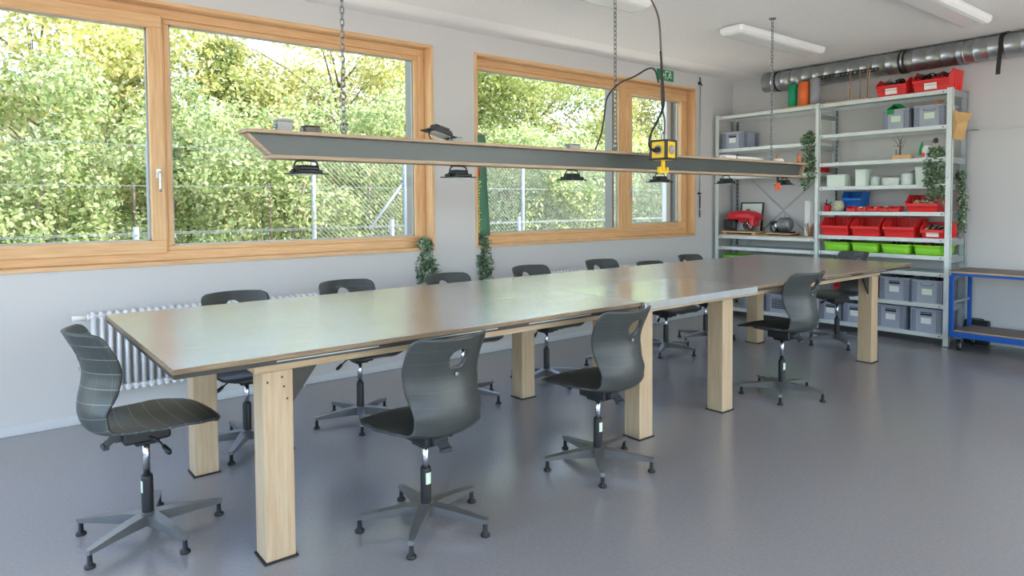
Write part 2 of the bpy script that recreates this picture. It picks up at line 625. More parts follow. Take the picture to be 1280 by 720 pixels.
# glazing added in the unseen walls to brighten the room
for i, (a, b) in enumerate(REAR + SIDE):
    w = bpy.data.objects.new('window_%d' % (i + 3), None)
    COL.objects.link(w)
    rear = i < len(REAR)
    w.location = (a, Y0 - .15, 0.15) if rear else (X0 - .15, a, .15)
    struct(w)
    m, g = MB(), MB()
    def put_box(q, a0, z0, a1, z1, t):
        if rear:
            q.box(a0, Y0 - .15 - t, z0, a1, Y0 - .15 + t, z1)
        else:
            q.box(X0 - .15 - t, a0, z0, X0 - .15 + t, a1, z1)
    for (xa, xb, za, zb) in ((a, b, .15, .22), (a, b, 2.78, 2.85), (a, a + .07, .22, 2.78), (b - .07, b, .22, 2.78), ((a + b) / 2 - .04, (a + b) / 2 + .04, .22, 2.78)):
        put_box(m, xa, za, xb, zb, .04)
    m.build('window_frame', M_sprX, w)
    put_box(g, a + .06, .21, b - .06, 2.79, .004)
    g.build('pane', M_glass, w)

# -------------------------------------------------- the two timber windows
def window(idx, xl, xr, xm0, xm1, sash_left, label):
    w = bpy.data.objects.new('window_%d' % idx, None)
    COL.objects.link(w)
    w.location = (xl, YW, WZ0)
    struct(w, label)
    t = .026
    ya, yb = YW - .012, 5.215
    # lining boards, proud of the plaster
    MB().box(xl, ya, WZ1 - t, xr, yb, WZ1, .002).build('lining_board', M_sprX, w)
    MB().box(xl, ya, WZ0, xr, yb, WZ0 + t, .002).build('lining_board', M_sprX, w)
    MB().box(xl, ya + .001, WZ0 + t, xl + t, yb, WZ1 - t, .002).build('lining_board', M_sprZ, w)
    MB().box(xr - t, ya + .001, WZ0 + t, xr, yb, WZ1 - t, .002).build('lining_board', M_sprZ, w)
    il, ir, ib, it = xl + t, xr - t, WZ0 + t, WZ1 - t
    yf, yg = 5.212, 5.245
    # fixed frame
    ft, fb, fs = .062, .065, .062
    MB().box(il, yf, it - ft, ir, 5.30, it, .003).build('frame_rail', M_sprX, w)
    MB().box(il, yf, ib, ir, 5.30, ib + fb, .003).build('frame_rail', M_sprX, w)
    MB().box(il, yf + .001, ib + fb, il + fs, 5.30, it - ft, .003).build('frame_stile', M_sprZ, w)
    MB().box(ir - fs, yf + .001, ib + fb, ir, 5.30, it - ft, .003).build('frame_stile', M_sprZ, w)
    MB().box(xm0, yf + .001, ib + fb, xm1, 5.30, it - ft, .003).build('frame_mullion', M_sprZ, w)
    def leaf(a, b, is_sash):
        # a leaf: sash (proud) or fixed glazing bead
        z0, z1 = (ib + fb - .012, it - ft + .012)
        if is_sash:
            a, b = a - .012, b + .012
            s = .088
            y0 = yf - .02
        else:
            z0, z1 = ib + fb, it - ft
            s = .036
            y0 = yf + .010
        rail, stile = ('sash_rail', 'sash_stile') if is_sash else ('glazing_bead', 'glazing_bead')
        MB().box(a, y0, z1 - s, b, 5.27, z1, .004).build(rail, M_sprX, w)
        MB().box(a, y0, z0, b, 5.27, z0 + s, .004).build(rail, M_sprX, w)
        o1 = MB().box(a, y0, z0 + s, a + s, 5.27, z1 - s, .004).build(stile, M_sprZ, w)
        o2 = MB().box(b - s, y0, z0 + s, b, 5.27, z1 - s, .004).build(stile, M_sprZ, w)
        o = o2 if sash_left else o1
        # light metal spacer line round the glass
        e = .010
        q = MB()
        ga, gb, g0, g1 = a + s, b - s, z0 + s, z1 - s
        q.box(ga, yg, g1 - e, gb, yg + .02, g1)
        q.box(ga, yg, g0, gb, yg + .02, g0 + e)
        q.box(ga, yg, g0, ga + e, yg + .02, g1)
        q.box(gb - e, yg, g0, gb, yg + .02, g1)
        q.build('glass_spacer', M_galvd, w)
        MB().box(ga, yg + .004, g0, gb, yg + .010, g1).build('pane', M_glass, w)
        return o, a, b, y0
    la = leaf(il + fs, xm0, sash_left)
    lb = leaf(xm1, ir - fs, not sash_left)
    s, a, b, y0 = la if sash_left else lb
    hx = (b - .042) if sash_left else (a + .040)
    hz = 1.60 if sash_left else 1.50
    h = MB()
    h.box(hx - .015, y0 - .012, hz - .01, hx + .015, y0, hz + .06, .003)
    h.tube(crv([(hx, y0 - .01, hz + .03), (hx, y0 - .05, hz + .03), (hx, y0 - .055, hz + .005), (hx, y0 - .05, hz - .10)], 5), .009, 8)
    h.build('handle', M_handle, s)
    # outside: reveal flashing, blind guide rails, sill
    for gx, mt in ((ir - .062, M_outgrey), ((xm0 + xm1) / 2 - .07, M_outgrey), (il + .02, M_outgrey)):
        MB().box(gx, 5.33, ib, gx + .03, 5.44, it).build('blind_guide_rail', mt, w)
    MB().box(ir - .020, 5.30, ib, ir + .02, 5.47, it).build('outer_reveal', M_outwhite, w)
    if not sash_left:
        MB().box(ir - .16, 5.40, ib, ir - .075, 5.46, it).build('outer_reveal', M_outwhite, w)
    MB().box(xl, 5.30, WZ0 - .02, xr, 5.52, WZ0 + .03).build('outer_sill', M_outgrey, w)
    return w
window(1, W1X[0], W1X[1], 1.035, 1.062, True, 'left timber window with a wide opening sash')
window(2, W2X[0], W2X[1], 5.715, 5.800, False, 'right timber window with a narrow opening sash')

# ================================================================== OUTSIDE
struct(MB().box(-40, 5.46, -.35, 60, 60, -.1).build('ground', M_ground), 'grassy ground outside the windows')
struct(MB().box(X0 - 1, 5.46, -.1, 14, 8.7, -.06).build('bounce_strip', M_bounce), 'unseen pale strip added along the house to bounce sunlight indoors')  # added reflector: throws sunlight up to the ceiling
struct(MB().box(-40, -40, -.35, 60, Y0 - .3, -.1).build('bounce_ground', M_bounce))  # unseen pale ground, there to bounce sunlight into the room
struct(MB().box(-40, Y0 - .3, -.35, X0 - .3, 5.46, -.1).build('bounce_ground', M_bounce))  # same pale bounce surface on the unseen end side

def add_leaves(P, Nrm, size, rng, name, m, parent):
    # P (k,3) leaf centres, Nrm (k,3) preferred normals; each leaf a folded four-corner blade
    k = len(P)
    nr = Nrm + rng.normal(0, .75, (k, 3))
    nr /= np.linalg.norm(nr, axis=1)[:, None] + 1e-9
    a = np.cross(nr, rng.normal(0, 1, (k, 3)))
    a /= np.linalg.norm(a, axis=1)[:, None] + 1e-9
    b = np.cross(nr, a)
    s = (size * rng.uniform(.6, 1.3, k))[:, None]
    V = np.empty((k, 4, 3))
    V[:, 0] = P - a * s * .5
    V[:, 1] = P + b * s * .30 - a * s * .05
    V[:, 2] = P + a * s * .5 - nr * s * .12
    V[:, 3] = P - b * s * .30 - a * s * .05
    me = bpy.data.meshes.new(name)
    me.vertices.add(k * 4)
    me.vertices.foreach_set('co', V.reshape(-1))
    me.loops.add(k * 4)
    me.loops.foreach_set('vertex_index', np.arange(k * 4, dtype=np.int32))
    me.polygons.add(k)
    me.polygons.foreach_set('loop_start', np.arange(0, k * 4, 4, dtype=np.int32))
    me.polygons.foreach_set('loop_total', np.full(k, 4, dtype=np.int32))
    me.update(calc_edges=True)
    me.validate()
    me.materials.append(m)
    o = put(name, me, parent)
    o['kind'] = 'stuff'
    return o

def tree_model(seed, h, rad, trunk_h, nleaf, leafsz, m, zlow):
    # returns (trunk_mesh_builder, leaf positions, normals) in local coordinates
    rng = np.random.default_rng(seed)
    t = MB()
    lean = rng.normal(0, .04, 2)
    top = np.array([lean[0] * h, lean[1] * h, h * .86])
    pts = [(top[0] * s + rng.normal(0, .04), top[1] * s + rng.normal(0, .04), h * .86 * s) for s in np.linspace(0, 1, 7)]
    t.tube(pts, [max(.012, .085 * h / 7 * (1 - .9 * s)) for s in np.linspace(0, 1, 7)], 8)
    P, N = [], []
    nb = 46
    for i in range(nb):
        s = rng.uniform(0, 1)
        z = zlow + (h * .93 - zlow) * s
        rr = rad * math.sqrt(max(.05, 1 - ((s - .42) / .72) ** 2)) * rng.uniform(.35, 1.0)
        ang = rng.uniform(0, 2 * PI)
        c = np.array([top[0] * s + rr * math.cos(ang), top[1] * s + rr * math.sin(ang), z])
        base = np.array([top[0] * s * .7, top[1] * s * .7, max(trunk_h * .6, z - rr * .6)])
        if i % 2 == 0:
            mid = (base + c) / 2 + np.array([0, 0, .12])
            t.tube(crv([base, mid, c], 3), [.03 * h / 7 * (1 - .8 * q / 6) for q in range(7)], 5)
        br = rad * rng.uniform(.20, .38)
        k = nleaf // nb
        d = rng.normal(0, 1, (k, 3))
        d /= np.linalg.norm(d, axis=1)[:, None]
        q = d * (br * rng.uniform(.35, 1.0, k) ** .5)[:, None]
        q[:, 2] *= .7
        P.append(c + q)
        n = d.copy()
        n[:, 2] += .6
        N.append(n)
    return t, np.concatenate(P), np.concatenate(N), rng

TREES = []
def make_tree(name, label, x, y, z, seed, h, rad, trunk_h, nleaf, leafsz, m, zlow, cat='tree', group='trees beyond the fence'):
    r = thing(name, label, cat, (x, y, z), 0, group)
    t, P, N, rng = tree_model(seed, h, rad, trunk_h, nleaf, leafsz, m, zlow)
    t.build('trunk', M_bark, r, world=False)
    add_leaves(P, N, leafsz, rng, 'foliage', m, r)
    return r

# trees: x, y, height, crown radius, leaf material
_tr = [
    (-1.6, 12.2, 5.9, 2.2, M_leafG, 'fresh green tree left of the view through the left window'),
    (0.9, 12.6, 5.9, 2.3, M_leafY, 'yellow-green tree behind the left sash of the left window'),
    (3.0, 13.0, 4.9, 1.8, M_leafG, 'lower green tree beneath the patch of open sky'),
    (5.3, 12.2, 5.9, 2.4, M_leafY, 'broad yellow-green tree above the left half of the hanging beam'),
    (8.0, 12.8, 6.1, 2.4, M_leafG, 'green tree seen at the right edge of the left window'),
    (10.6, 12.4, 6.0, 2.3, M_leafG, 'green tree at the left of the right window with a pale trunk'),
    (13.2, 12.6, 6.1, 2.4, M_leafY, 'bright yellow-green tree in the middle of the right window'),
    (16.2, 13.0, 6.2, 2.5, M_leafG, 'green tree behind the narrow right sash'),
    (19.6, 13.6, 6.4, 2.6, M_leafG, 'green tree at the far right beyond the right window'),
]
for i, (x, y, h, rd, m, lb) in enumerate(_tr):
    make_tree('leafy_tree', lb, x, y, -.1, 100 + i, h, rd, 1.6, 25000, .092, m, 1.2)
# a far second row closes the gaps low down
for i, (x, y) in enumerate([(-2.5, 19), (2.2, 20), (7.5, 19.5), (13.0, 20), (18.5, 19), (24.5, 20), (31, 21)]):
    make_tree('leafy_tree', ['dim green tree far behind the left sash', 'dim green tree far behind the left window mullion', 'dim green tree far behind the middle of the left window', 'dim green tree far behind the wall between the windows', 'dim green tree far behind the wide right pane', 'dim green tree far behind the narrow right sash', 'dim green tree farthest to the right outside'][i],
              x, y, -.1, 300 + i, 4.3, 3.4, 1.0, 9000, .20, M_leafG, .4, group='second row of trees')
# shrubs along the fence
_sh = [-1.6, 0.2, 1.7, 3.3, 4.9, 6.5, 8.1, 9.8, 11.5, 13.3, 15.1, 17.0]
_names = ['far left', 'first', 'second', 'third', 'fourth', 'fifth', 'sixth', 'seventh', 'eighth', 'ninth', 'tenth', 'last']
for i, x in enumerate(_sh):
    rng = np.random.default_rng(500 + i)
    r = thing('hedge_shrub', ('dense pale green shrub, %s from the left behind the wire fence' % _names[i]) if 0 < i < 11 else ('dense pale green shrub at the %s end of the hedge' % ('left' if i == 0 else 'right')), 'shrub', (x, 10.0 + .35 * ((i * 7) % 3 - 1), -.1), 0, 'shrubs along the fence')
    t = MB()
    for k in range(7):
        a = rng.uniform(0, 2 * PI)
        t.tube(crv([(0.1 * math.cos(a), .1 * math.sin(a), 0), (.35 * math.cos(a), .3 * math.sin(a), .9), (.7 * math.cos(a), .5 * math.sin(a), 1.8)], 3), [.02] * 7, 5)
    t.build('stem', M_bark, r, world=False)
    k = 16000
    hh = 2.75 + rng.uniform(-.25, .45)
    cs = np.stack([rng.uniform(-1.0, 1.0, 60), rng.uniform(-.7, .7, 60), rng.uniform(.25, hh, 60)], 1)
    idx = rng.integers(0, 60, k)
    d = rng.normal(0, 1, (k, 3))
    d /= np.linalg.norm(d, axis=1)[:, None]
    P = cs[idx] + d * (rng.uniform(.3, 1, k) ** .5 * .36)[:, None]
    n = d.copy()
    n[:, 2] += .5
    n[:, 1] -= .3
    add_leaves(P, n, .070, rng, 'foliage', M_leafB, r)

# wire fence with round posts, behind the low post-and-wire fence
FY = 8.9
f = thing('chain_link_fence', 'tall zinc chain-link fence in front of the hedge', 'fence', (0, FY, -.1))
_fp = [(-2.2, 2.1), (1.62, 2.15), (3.62, 2.2), (5.05, 2.2), (5.22, 2.2), (7.3, 2.2), (9.35, 2.2), (11.4, 2.2), (13.6, 2.2), (16, 2.2)]
for x, h in _fp:
    MB().cyl((x, FY, -.1), (x, FY, h), .032 if x not in (5.05,) else .05, 10).build('post', M_post, f)
MB().cyl((4.45, FY + .01, 1.05), (5.03, FY + .01, 1.75), .022, 8).build('brace', M_post, f)
for z in (1.1, 1.65, 2.12):
    MB().cyl((-2.2, FY - .03, z - .02), (16, FY - .03, z + .02), .0035, 5).build('strand', M_wire, f)
m = MB()
xa, xb, za, zb = 3.66, 15.9, .25, 2.08
sp = .066
kk = int((xb - xa) / sp)
for i in range(kk):
    x = xa + i * sp
    for sg in (-1, 1):
        x2 = x + sg * (zb - za)
        p, q = Vector((x, FY, za)), Vector((x2, FY, zb))
        if x2 < xa:
            q = Vector((xa, FY, za + (x - xa)))
        if x2 > xb:
            q = Vector((xb, FY, za + (xb - x)))
        if (q - p).length > .05:
            m.tube([p + Vector((0, .004 * sg, 0)), q + Vector((0, .004 * sg, 0))], 0.003, 3, cap=False)
mesh_ = m.build('wire_mesh', M_wire, f)
mesh_['kind'] = 'stuff'
FY2 = 7.4
f = thing('post_and_wire_fence', 'low fence of short posts and single wires before the hedge', 'fence', (0, FY2, -.1))
for x, h in ((-1.2, 1.28), (1.22, 1.2), (4.0, 1.22), (6.0, 1.22), (8.1, 1.22), (10.3, 1.22), (12.6, 1.22)):
    MB().cyl((x, FY2, -.1), (x, FY2, h), .026, 10).build('post', M_post, f)
for z in (.8, 1.12):
    MB().cyl((-1.2, FY2 - .03, z), (12.6, FY2 - .03, z + .03), .0032, 5).build('strand', M_wire, f)

# ================================================================== WORK TABLE
ZT = 0.85
TY0, TY1 = 2.485, 3.972
T = thing('work_table', 'long grey-topped work table on thick square pine legs', 'table', (3.5, 3.23, 0))
def top_panel(x0, x1, y0, y1):
    o = MB().box(x0, y0, ZT - .021, x1, y1, ZT - .0035, .001).build('tabletop', M_ply, T)
    MB().box(x0 + .001, y0 + .001, ZT - .0035, x1 - .001, y1 - .001, ZT, .0008).build('laminate', M_lam, o)
    return o
top_panel(.506, 2.884, TY0, TY1)
top_panel(4.006, 6.505, TY0, TY1)
top_panel(2.888, 4.002, 3.142, TY1)
# dark backing board set back under each plywood sheet
for x0, x1 in ((.512, 2.884), (4.006, 6.495)):
    MB().box(x0, TY0 + .012, ZT - .040, x1, TY1 - .012, ZT - .021).build('backing_board', M_darkst, T)
    m = MB()
    xx = x0 + .35
    while xx < x1 - .7:
        m.box(xx, TY0 + .009, ZT - .031, xx + .42, TY0 + .0125, ZT - .026)
        xx += .61
    m.build('edge_strip', M_galvd, T)
MB().box(2.888, 3.15, ZT - .040, 4.002, TY1 - .012, ZT - .021).build('backing_board', M_darkst, T)
# steel covered middle sheet, slightly proud towards the room
o = MB().box(2.888, 2.458, ZT - .044, 4.002, 3.138, ZT + .001, .002).build('steel_sheet', M_steel, T)
# beams on the legs
LX = (.850, 3.030, 3.855, 6.035)
for y in (2.622, 3.712):
    MB().box(.82, y, .755, 6.19, y + .118, ZT - .041, .002).build('beam', M_beamw, T)
for x in LX:
    MB().box(x + .02, 2.742, .755, x + .10, 3.710, ZT - .041, .002).build('cross_beam', M_plyY, T)
for x in LX:
    for y in (2.622, 3.712):
        l = MB().box(x, y, .006, x + .118, y + .118, .7545, .003).build('leg', M_legw, T)
        MB().box(x - .008, y - .008, 0, x + .126, y + .126, .006).build('foot_plate', M_blackst, l)
for x, s in ((LX[0] + .118, 1), (LX[3], -1)):
    for y in (2.65, 3.742):
        MB().prism([(x, .754), (x + s * .115, .754), (x, .60)], 'y', y, y + .012).build('corner_bracket', M_darkst, T)
for (x, z) in ((.868, .715), (.925, .728), (.932, .690), (.944, .640)):
    MB().cyl((x, 2.6225, z), (x, 2.6205, z), .0045, 8).build('screw', M_darkst, T)

# ================================================================== CHAIRS
def chair_shell_mesh(name, m):
    prof = [(.272, .434), (.242, .452), (.17, .461), (.08, .457), (-.02, .446), (-.10, .437), (-.165, .440), (-.214, .466), (-.238, .520), (-.238, .580), (-.226, .640), (-.220, .695), (-.232, .750), (-.256, .805), (-.286, .866)]
    C = crv([(a, 0, b) for a, b in prof], 8)
    d = [0]
    for i in range(1, len(C)):
        d.append(d[-1] + (C[i] - C[i - 1]).length)
    Lt = d[-1]
    # key widths along the arc length (fraction)
    kw = [(0, .32), (.05, .40), (.16, .460), (.28, .462), (.38, .43), (.48, .37), (.57, .335), (.66, .340), (.76, .372), (.86, .388), (.94, .388), (1, .38)]
    kwing = [(0, 0), (.38, .01), (.50, .035), (.60, .065), (.72, .095), (.85, .10), (1, .095)]
    kdish = [(0, -.012), (.1, -.004), (.25, .012), (.42, .03), (.55, .02), (.7, 0), (1, 0)]
    def itp(k, s):
        for (a, va), (b, vb) in zip(k, k[1:]):
            if s <= b:
                t = (s - a) / (b - a)
                t = t * t * (3 - 2 * t)
                return va + (vb - va) * t
        return k[-1][1]
    ns, ntt = 100, 44
    ha, hb = Lt - .098, 0.0         # hole centre (arc, lateral)
    ra, rb = .043, .042
    # finer parametrisation
    G = {}
    import bisect
    def at(a):
        i = min(max(bisect.bisect_left(d, a), 1), len(d) - 1)
        t = (a - d[i - 1]) / (d[i] - d[i - 1])
        return C[i - 1].lerp(C[i], t)
    A = np.zeros((ns + 1, ntt + 1))
    B = np.zeros((ns + 1, ntt + 1))
    for i in range(ns + 1):
        s = i / ns
        w = itp(kw, s) / 2
        e = (1 - s) * Lt
        r = .036
        if e < r:
            k = 1 - e / r
            w -= r * .8 * (1 - math.sqrt(max(0, 1 - k * k)))
        e = s * Lt
        r = .075
        if e < r:
            k = 1 - e / r
            w -= r * .9 * (1 - math.sqrt(max(0, 1 - k * k)))
        for j in range(ntt + 1):
            A[i, j] = s * Lt
            B[i, j] = (j / ntt * 2 - 1) * w
    inside = np.zeros((ns, ntt), bool)
    for i in range(ns):
        for j in range(ntt):
            ca = (A[i, j] + A[i + 1, j + 1]) / 2
            cb = (B[i, j] + B[i, j + 1] + B[i + 1, j] + B[i + 1, j + 1]) / 4
            inside[i, j] = ((ca - ha) / ra) ** 2 + ((cb - hb) / rb) ** 2 < 1
    for i in range(ns + 1):
        for j in range(ntt + 1):
            fs = [inside[a, b] for a in (i - 1, i) for b in (j - 1, j) if 0 <= a < ns and 0 <= b < ntt]
            if any(fs) and not all(fs):
                v = np.array([(A[i, j] - ha) / ra, (B[i, j] - hb) / rb])
                v /= np.linalg.norm(v)
                A[i, j], B[i, j] = ha + v[0] * ra, hb + v[1] * rb
    verts, uvs = [], []
    for i in range(ns + 1):
        for j in range(ntt + 1):
            a = min(max(A[i, j], 0), Lt)
            s = a / Lt
            c = at(a)
            w = max(itp(kw, s) / 2, .01)
            t = abs(B[i, j]) / w
            verts.append((c.x + itp(kwing, s) * t ** 2.1, B[i, j], c.z + itp(kdish, s) * t ** 2))
            uvs.append((A[i, j], B[i, j]))
    fs = []
    for i in range(ns):
        for j in range(ntt):
            if not inside[i, j]:
                q = i * (ntt + 1) + j
                fs.append((q, q + 1, q + ntt + 2, q + ntt + 1))
    me = bpy.data.meshes.new(name)
    me.from_pydata(verts, [], fs)
    ul = me.uv_layers.new(name='UVMap')
    for lp in me.loops:
        ul.data[lp.index].uv = uvs[lp.vertex_index]
    me.polygons.foreach_set('use_smooth', [True] * len(me.polygons))
    bm = bmesh.new()
    bm.from_mesh(me)
    bmesh.ops.delete(bm, geom=[v for v in bm.verts if not v.link_faces], context='VERTS')
    bmesh.ops.recalc_face_normals(bm, faces=bm.faces)
    bm.to_mesh(me)
    bm.free()
    me.materials.append(m)
    return me

SHELL = chair_shell_mesh('seat_shell', M_shell)
SHELLP = chair_shell_mesh('pinstriped_seat_shell', M_shellp)

def chair_parts():
    P = {}
    # mechanism
    m = MB()
    m.box(-.095, -.06, .372, .085, .06, .432, .008)
    m.box(-.05, -.045, .355, .045, .045, .374, .006)
    m.box(.06, -.07, .418, .20, .07, .440, .006)
    P['mechanism'] = (m.mesh('mechanism'), M_black)
    m = MB()
    m.tube(crv([(.0, -.055, .395), (.02, -.10, .385), (.035, -.14, .365)], 4), .0045, 6)
    m.tube([(.034, -.137, .367), (.044, -.165, .350), (.048, -.178, .343)], [.009, .012, .008], 8)
    P['lever'] = (m.mesh('lever'), M_black)
    m = MB()
    m.box(-.125, -.03, .385, -.09, .03, .418, .006)
    m.bar((-.12, 0, .40), (-.150, 0, .378), .045, .016)
    m.box(-.165, -.028, .362, -.140, .028, .380, .004)
    P['tilt_knob'] = (m.mesh('tilt_knob'), M_rubber)
    # column and sleeve
    P['column'] = (MB().cyl((0, 0, .22), (0, 0, .372), .0145, 16).mesh('column'), M_chrome)
    m = MB().lathe([(.0, .085), (.022, .085), (.0235, .10), (.0235, .245), (.021, .258), (.0, .26)], n=18)
    P['sleeve'] = (m.mesh('sleeve'), M_black)
    m = MB().lathe([(0, .045), (.018, .046), (.034, .058), (.036, .085), (.030, .098), (0, .099)], n=20)
    P['hub'] = (m.mesh('hub'), M_alu)
    # star leg along +x
    m = MB()
    def ring(x, z0, z1, w0, w1):
        return [(x, -w0, z0), (x, w0, z0), (x, w1, z1), (x, -w1, z1)]
    m.loft([ring(.02, .046, .097, .019, .026), ring(.10, .050, .094, .016, .023), ring(.20, .053, .084, .012, .018), ring(.272, .054, .075, .011, .015), ring(.296, .054, .073, .009, .012)], smooth=False)
    P['leg'] = (m.mesh('leg'), M_alu)
    m = MB()
    m.lathe([(0, 0), (.0195, 0), (.021, .006), (.018, .012), (.0105, .016), (.009, .054), (0, .054)], c=(.285, 0, 0), n=14)
    P['glide'] = (m.mesh('glide'), M_black)
    m = MB()
    for k in range(6):
        a0 = -.5 + k * .2
    m.add([(.0242 * math.cos(a), .0242 * math.sin(a), z) for a in (-.55, -.2, .2, .55) for z in (.185, .235)], [(0, 2, 3, 1), (2, 4, 5, 3), (4, 6, 7, 5)], True)
    P['sticker'] = (m.mesh('sticker'), M_paperg)
    m = MB()
    m.lathe([(0, .001), (.008, .001), (.009, -.002), (.0, -.003)], c=(0, 0, 0), n=12, axis='x')
    P['rivet'] = (m.mesh('rivet'), M_galvd)
    for k, (me, mt) in P.items():
        me.materials.append(mt)
    return P
CP = chair_parts()

def chair(x, y, face, base, lift, label, pin=False, group='swivel chairs round the work table'):
    r = thing('swivel_chair', label, 'chair', (x, y, 0), 0, group)
    fr = math.radians(face)
    br = math.radians(base)
    def part(name, me, rz, z=0, parent=r):
        o = put(name, me, parent)
        if parent is r:
            o.rotation_euler = (0, 0, rz)
        o.location = (0, 0, z)
        return o
    s = part('seat_shell', SHELLP if pin else SHELL, fr, lift)
    md = s.modifiers.new('thickness', 'SOLIDIFY')
    md.thickness = .011
    md.offset = 0
    rv = put('rivet', CP['rivet'][0], s)
    rv.location = (-.2335, 0, .708)
    mech = part('mechanism', CP['mechanism'][0], fr, lift)
    lv = put('lever', CP['lever'][0], mech)
    kn = put('tilt_knob', CP['tilt_knob'][0], mech)
    c = part('column', CP['column'][0], 0, lift)
    sl = part('sleeve', CP['sleeve'][0], fr + PI, 0)
    put('sticker', CP['sticker'][0], sl)
    part('hub', CP['hub'][0], 0)
    for k in range(5):
        l = part('leg', CP['leg'][0], br + k * 2 * PI / 5)
        put('glide', CP['glide'][0], l)
    return r
chair(.543, 3.202, 3, 71, .042, 'pinstriped grey swivel chair at the left short end of the table', True)
chair(1.511, 2.522, 93, 11, 0, 'dark grey swivel chair nearest the camera, back turned, beside the front left leg')
chair(2.578, 2.520, 93, 13, 0, 'dark grey swivel chair with its back turned in front of the second table leg')
chair(4.571, 2.610, 86, 64, .045, 'dark grey swivel chair on the near side, just right of the third table leg')
chair(6.627, 3.208, 157, 10, .04, 'grey swivel chair at the far short end, backed by the red bins')
for i, (x, y, fa, ba, lf, lb) in enumerate([
    (1.210, 4.02, -91, 20, .012, 'first swivel chair from the left on the window side of the table'),
    (1.925, 4.02, -91, 30, .028, 'second swivel chair from the left on the window side of the table'),
    (2.715, 4.00, -90, 8, .020, 'third swivel chair from the left on the window side, right of the first hanging plant'),
    (3.515, 4.00, -89, 50, .030, 'fourth swivel chair from the left on the window side of the table'),
    (4.375, 4.05, -92, 15, .028, 'fifth swivel chair from the left on the window side of the table'),
    (5.060, 4.057, -90, 64, -.030, 'lowered swivel chair, sixth from the left, hardly rising above the table'),
    (5.80, 4.147, -88, 30, -.008, 'seventh swivel chair from the left, nearest the shelving on the window side')]):
    chair(x, y, fa, ba, lf, lb)

# ================================================================== RADIATORS
def radiator(x0, n, label, valve):
    r = thing('column_radiator', label, 'radiator', (x0, 5.045, .19), 0, 'white column radiators under the windows')
    p = .0462
    m = MB()
    zt, zb = .725 - .19, .0
    for dy in (-.024, .024):
        m.tube([(0, dy, zb + .016), (0, dy, zt - .016)], .0125, 8)
    for z in (zb + .03, zt - .03):
        m.tube([(0, -.034, z - .004), (0, -.028, z), (0, .028, z), (0, .034, z - .004)], [.013, .021, .021, .013], 10)
        m.tube([(-p / 2, 0, z), (p / 2, 0, z)], .017, 8, cap=False)
    for dy in (-.024, .024):
        m.sphere((0, dy, zt - .018), .0165, 8, 6)
        m.sphere((0, dy, zb + .018), .0165, 8, 6)
    me = m.mesh('section')
    me.materials.append(M_rad)
    for k in range(n):
        put('section', me, r, (k * p, 0, 0))
    if valve:
        m = MB()
        m.tube([(-.115, 0, zt - .03), (-.03, 0, zt - .03)], .017, 10)
        m.tube([(-.035, 0, zt - .03), (-.02, 0, zt - .03)], .022, 10)
        m.build('thermostat_head', M_white, r, world=False)
    m = MB()
    for k in (2, n - 3):
        m.box(k * p - .01, .03, zt - .10, k * p + .01, .066, zt - .07)
        m.box(k * p - .01, .03, .10, k * p + .01, .066, .13)
    m.build('wall_bracket', M_rad, r, world=False)
    m = MB()
    m.tube([((n - 1) * p - .1, 0, .01), ((n - 1) * p - .1, 0, -.185)], .009, 8)
    m.tube([((n - 1) * p - .15, 0, .01), ((n - 1) * p - .15, 0, -.185)], .009, 8)
    m.build('supply_pipe', M_rad, r, world=False)
radiator(.575, 33, 'white column radiator behind the left end of the table', True)
radiator(4.25, 45, 'white column radiator under the right window, behind the chairs', False)

# ================================================================== HANGING BEAM
BY = 3.185
B = thing('hanging_beam', 'long wooden I-beam with a grey-green web hung above the table', 'beam', (3.4, BY, 1.615))
zb, zt = 1.618, 1.748
MB().prism([(.965, zt - .016), (5.86, zt - .016), (5.86, zt), (.965, zt)], 'y', BY - .065, BY + .065).build('top_flange', M_flange, B)
MB().prism([(1.075, zb), (5.86, zb), (5.86, zb + .016), (1.075, zb + .016)], 'y', BY - .065, BY + .065).build('bottom_flange', M_flange, B)
MB().prism([(.985, zt - .016), (1.08, zb + .016), (5.78, zb + .016), (5.855, zt - .016)], 'y', BY - .018, BY + .018).build('web', M_beamg, B)
MB().prism([(.970, zt - .022), (.985, zt - .016), (1.088, zb + .018), (1.073, zb + .018)], 'y', BY - .03, BY + .03).build('end_cap', M_flange, B)
MB().prism([(5.855, zt - .021), (5.842, zt - .021), (5.785, zb + .021), (5.80, zb + .021)], 'y', BY - .05, BY + .05).build('end_cap', M_flange, B)

def chain(x, y, z0, z1, label):
    m = MB()
    n = int((z1 - z0) / .030)
    p = (z1 - z0) / n
    for k in range(n):
        zc = z0 + (k + .5) * p
        a, h = .0095, p * .5 + .0035
        ring = []
        for q in range(10):
            t = 2 * PI * q / 10
            dx = a * math.cos(t)
            dz = h * .62 * math.sin(t) + (h * .38 if math.sin(t) > 0 else -h * .38)
            ring.append((x + dx, y, zc + dz) if k % 2 == 0 else (x, y + dx, zc + dz))
        m.tube(ring, .0032, 5, closed=True)
    r = thing('hanging_chain', label, 'chain', (x, y, z0), 0, 'chains holding the beam')
    m.build('links', M_zinc, r)
    s = MB()
    s.tube(crv([(x - .014, y, z0 + .055), (x - .016, y, z0 + .03), (x, y, z0 + .008), (x + .016, y, z0 + .03), (x + .014, y, z0 + .055)], 4), .005, 6)
    s.cyl((x - .02, y, z0 + .055), (x + .02, y, z0 + .055), .005, 6)
    s.build('shackle', M_zinc, r)
    e = MB().lathe([(0, z1 + .008), (.03, z1 + .008), (.03, z1), (.012, z1 - .006), (0, z1 - .006)], c=(x, y, 0), n=12)
    e.build('ceiling_eye', M_zinc, r)
chain(1.459, BY, zt, ZC - .008, 'left chain of the hanging beam, in front of the left window')
chain(3.430, BY, zt, ZC - .008, 'middle chain of the hanging beam, in front of the right window mullion')
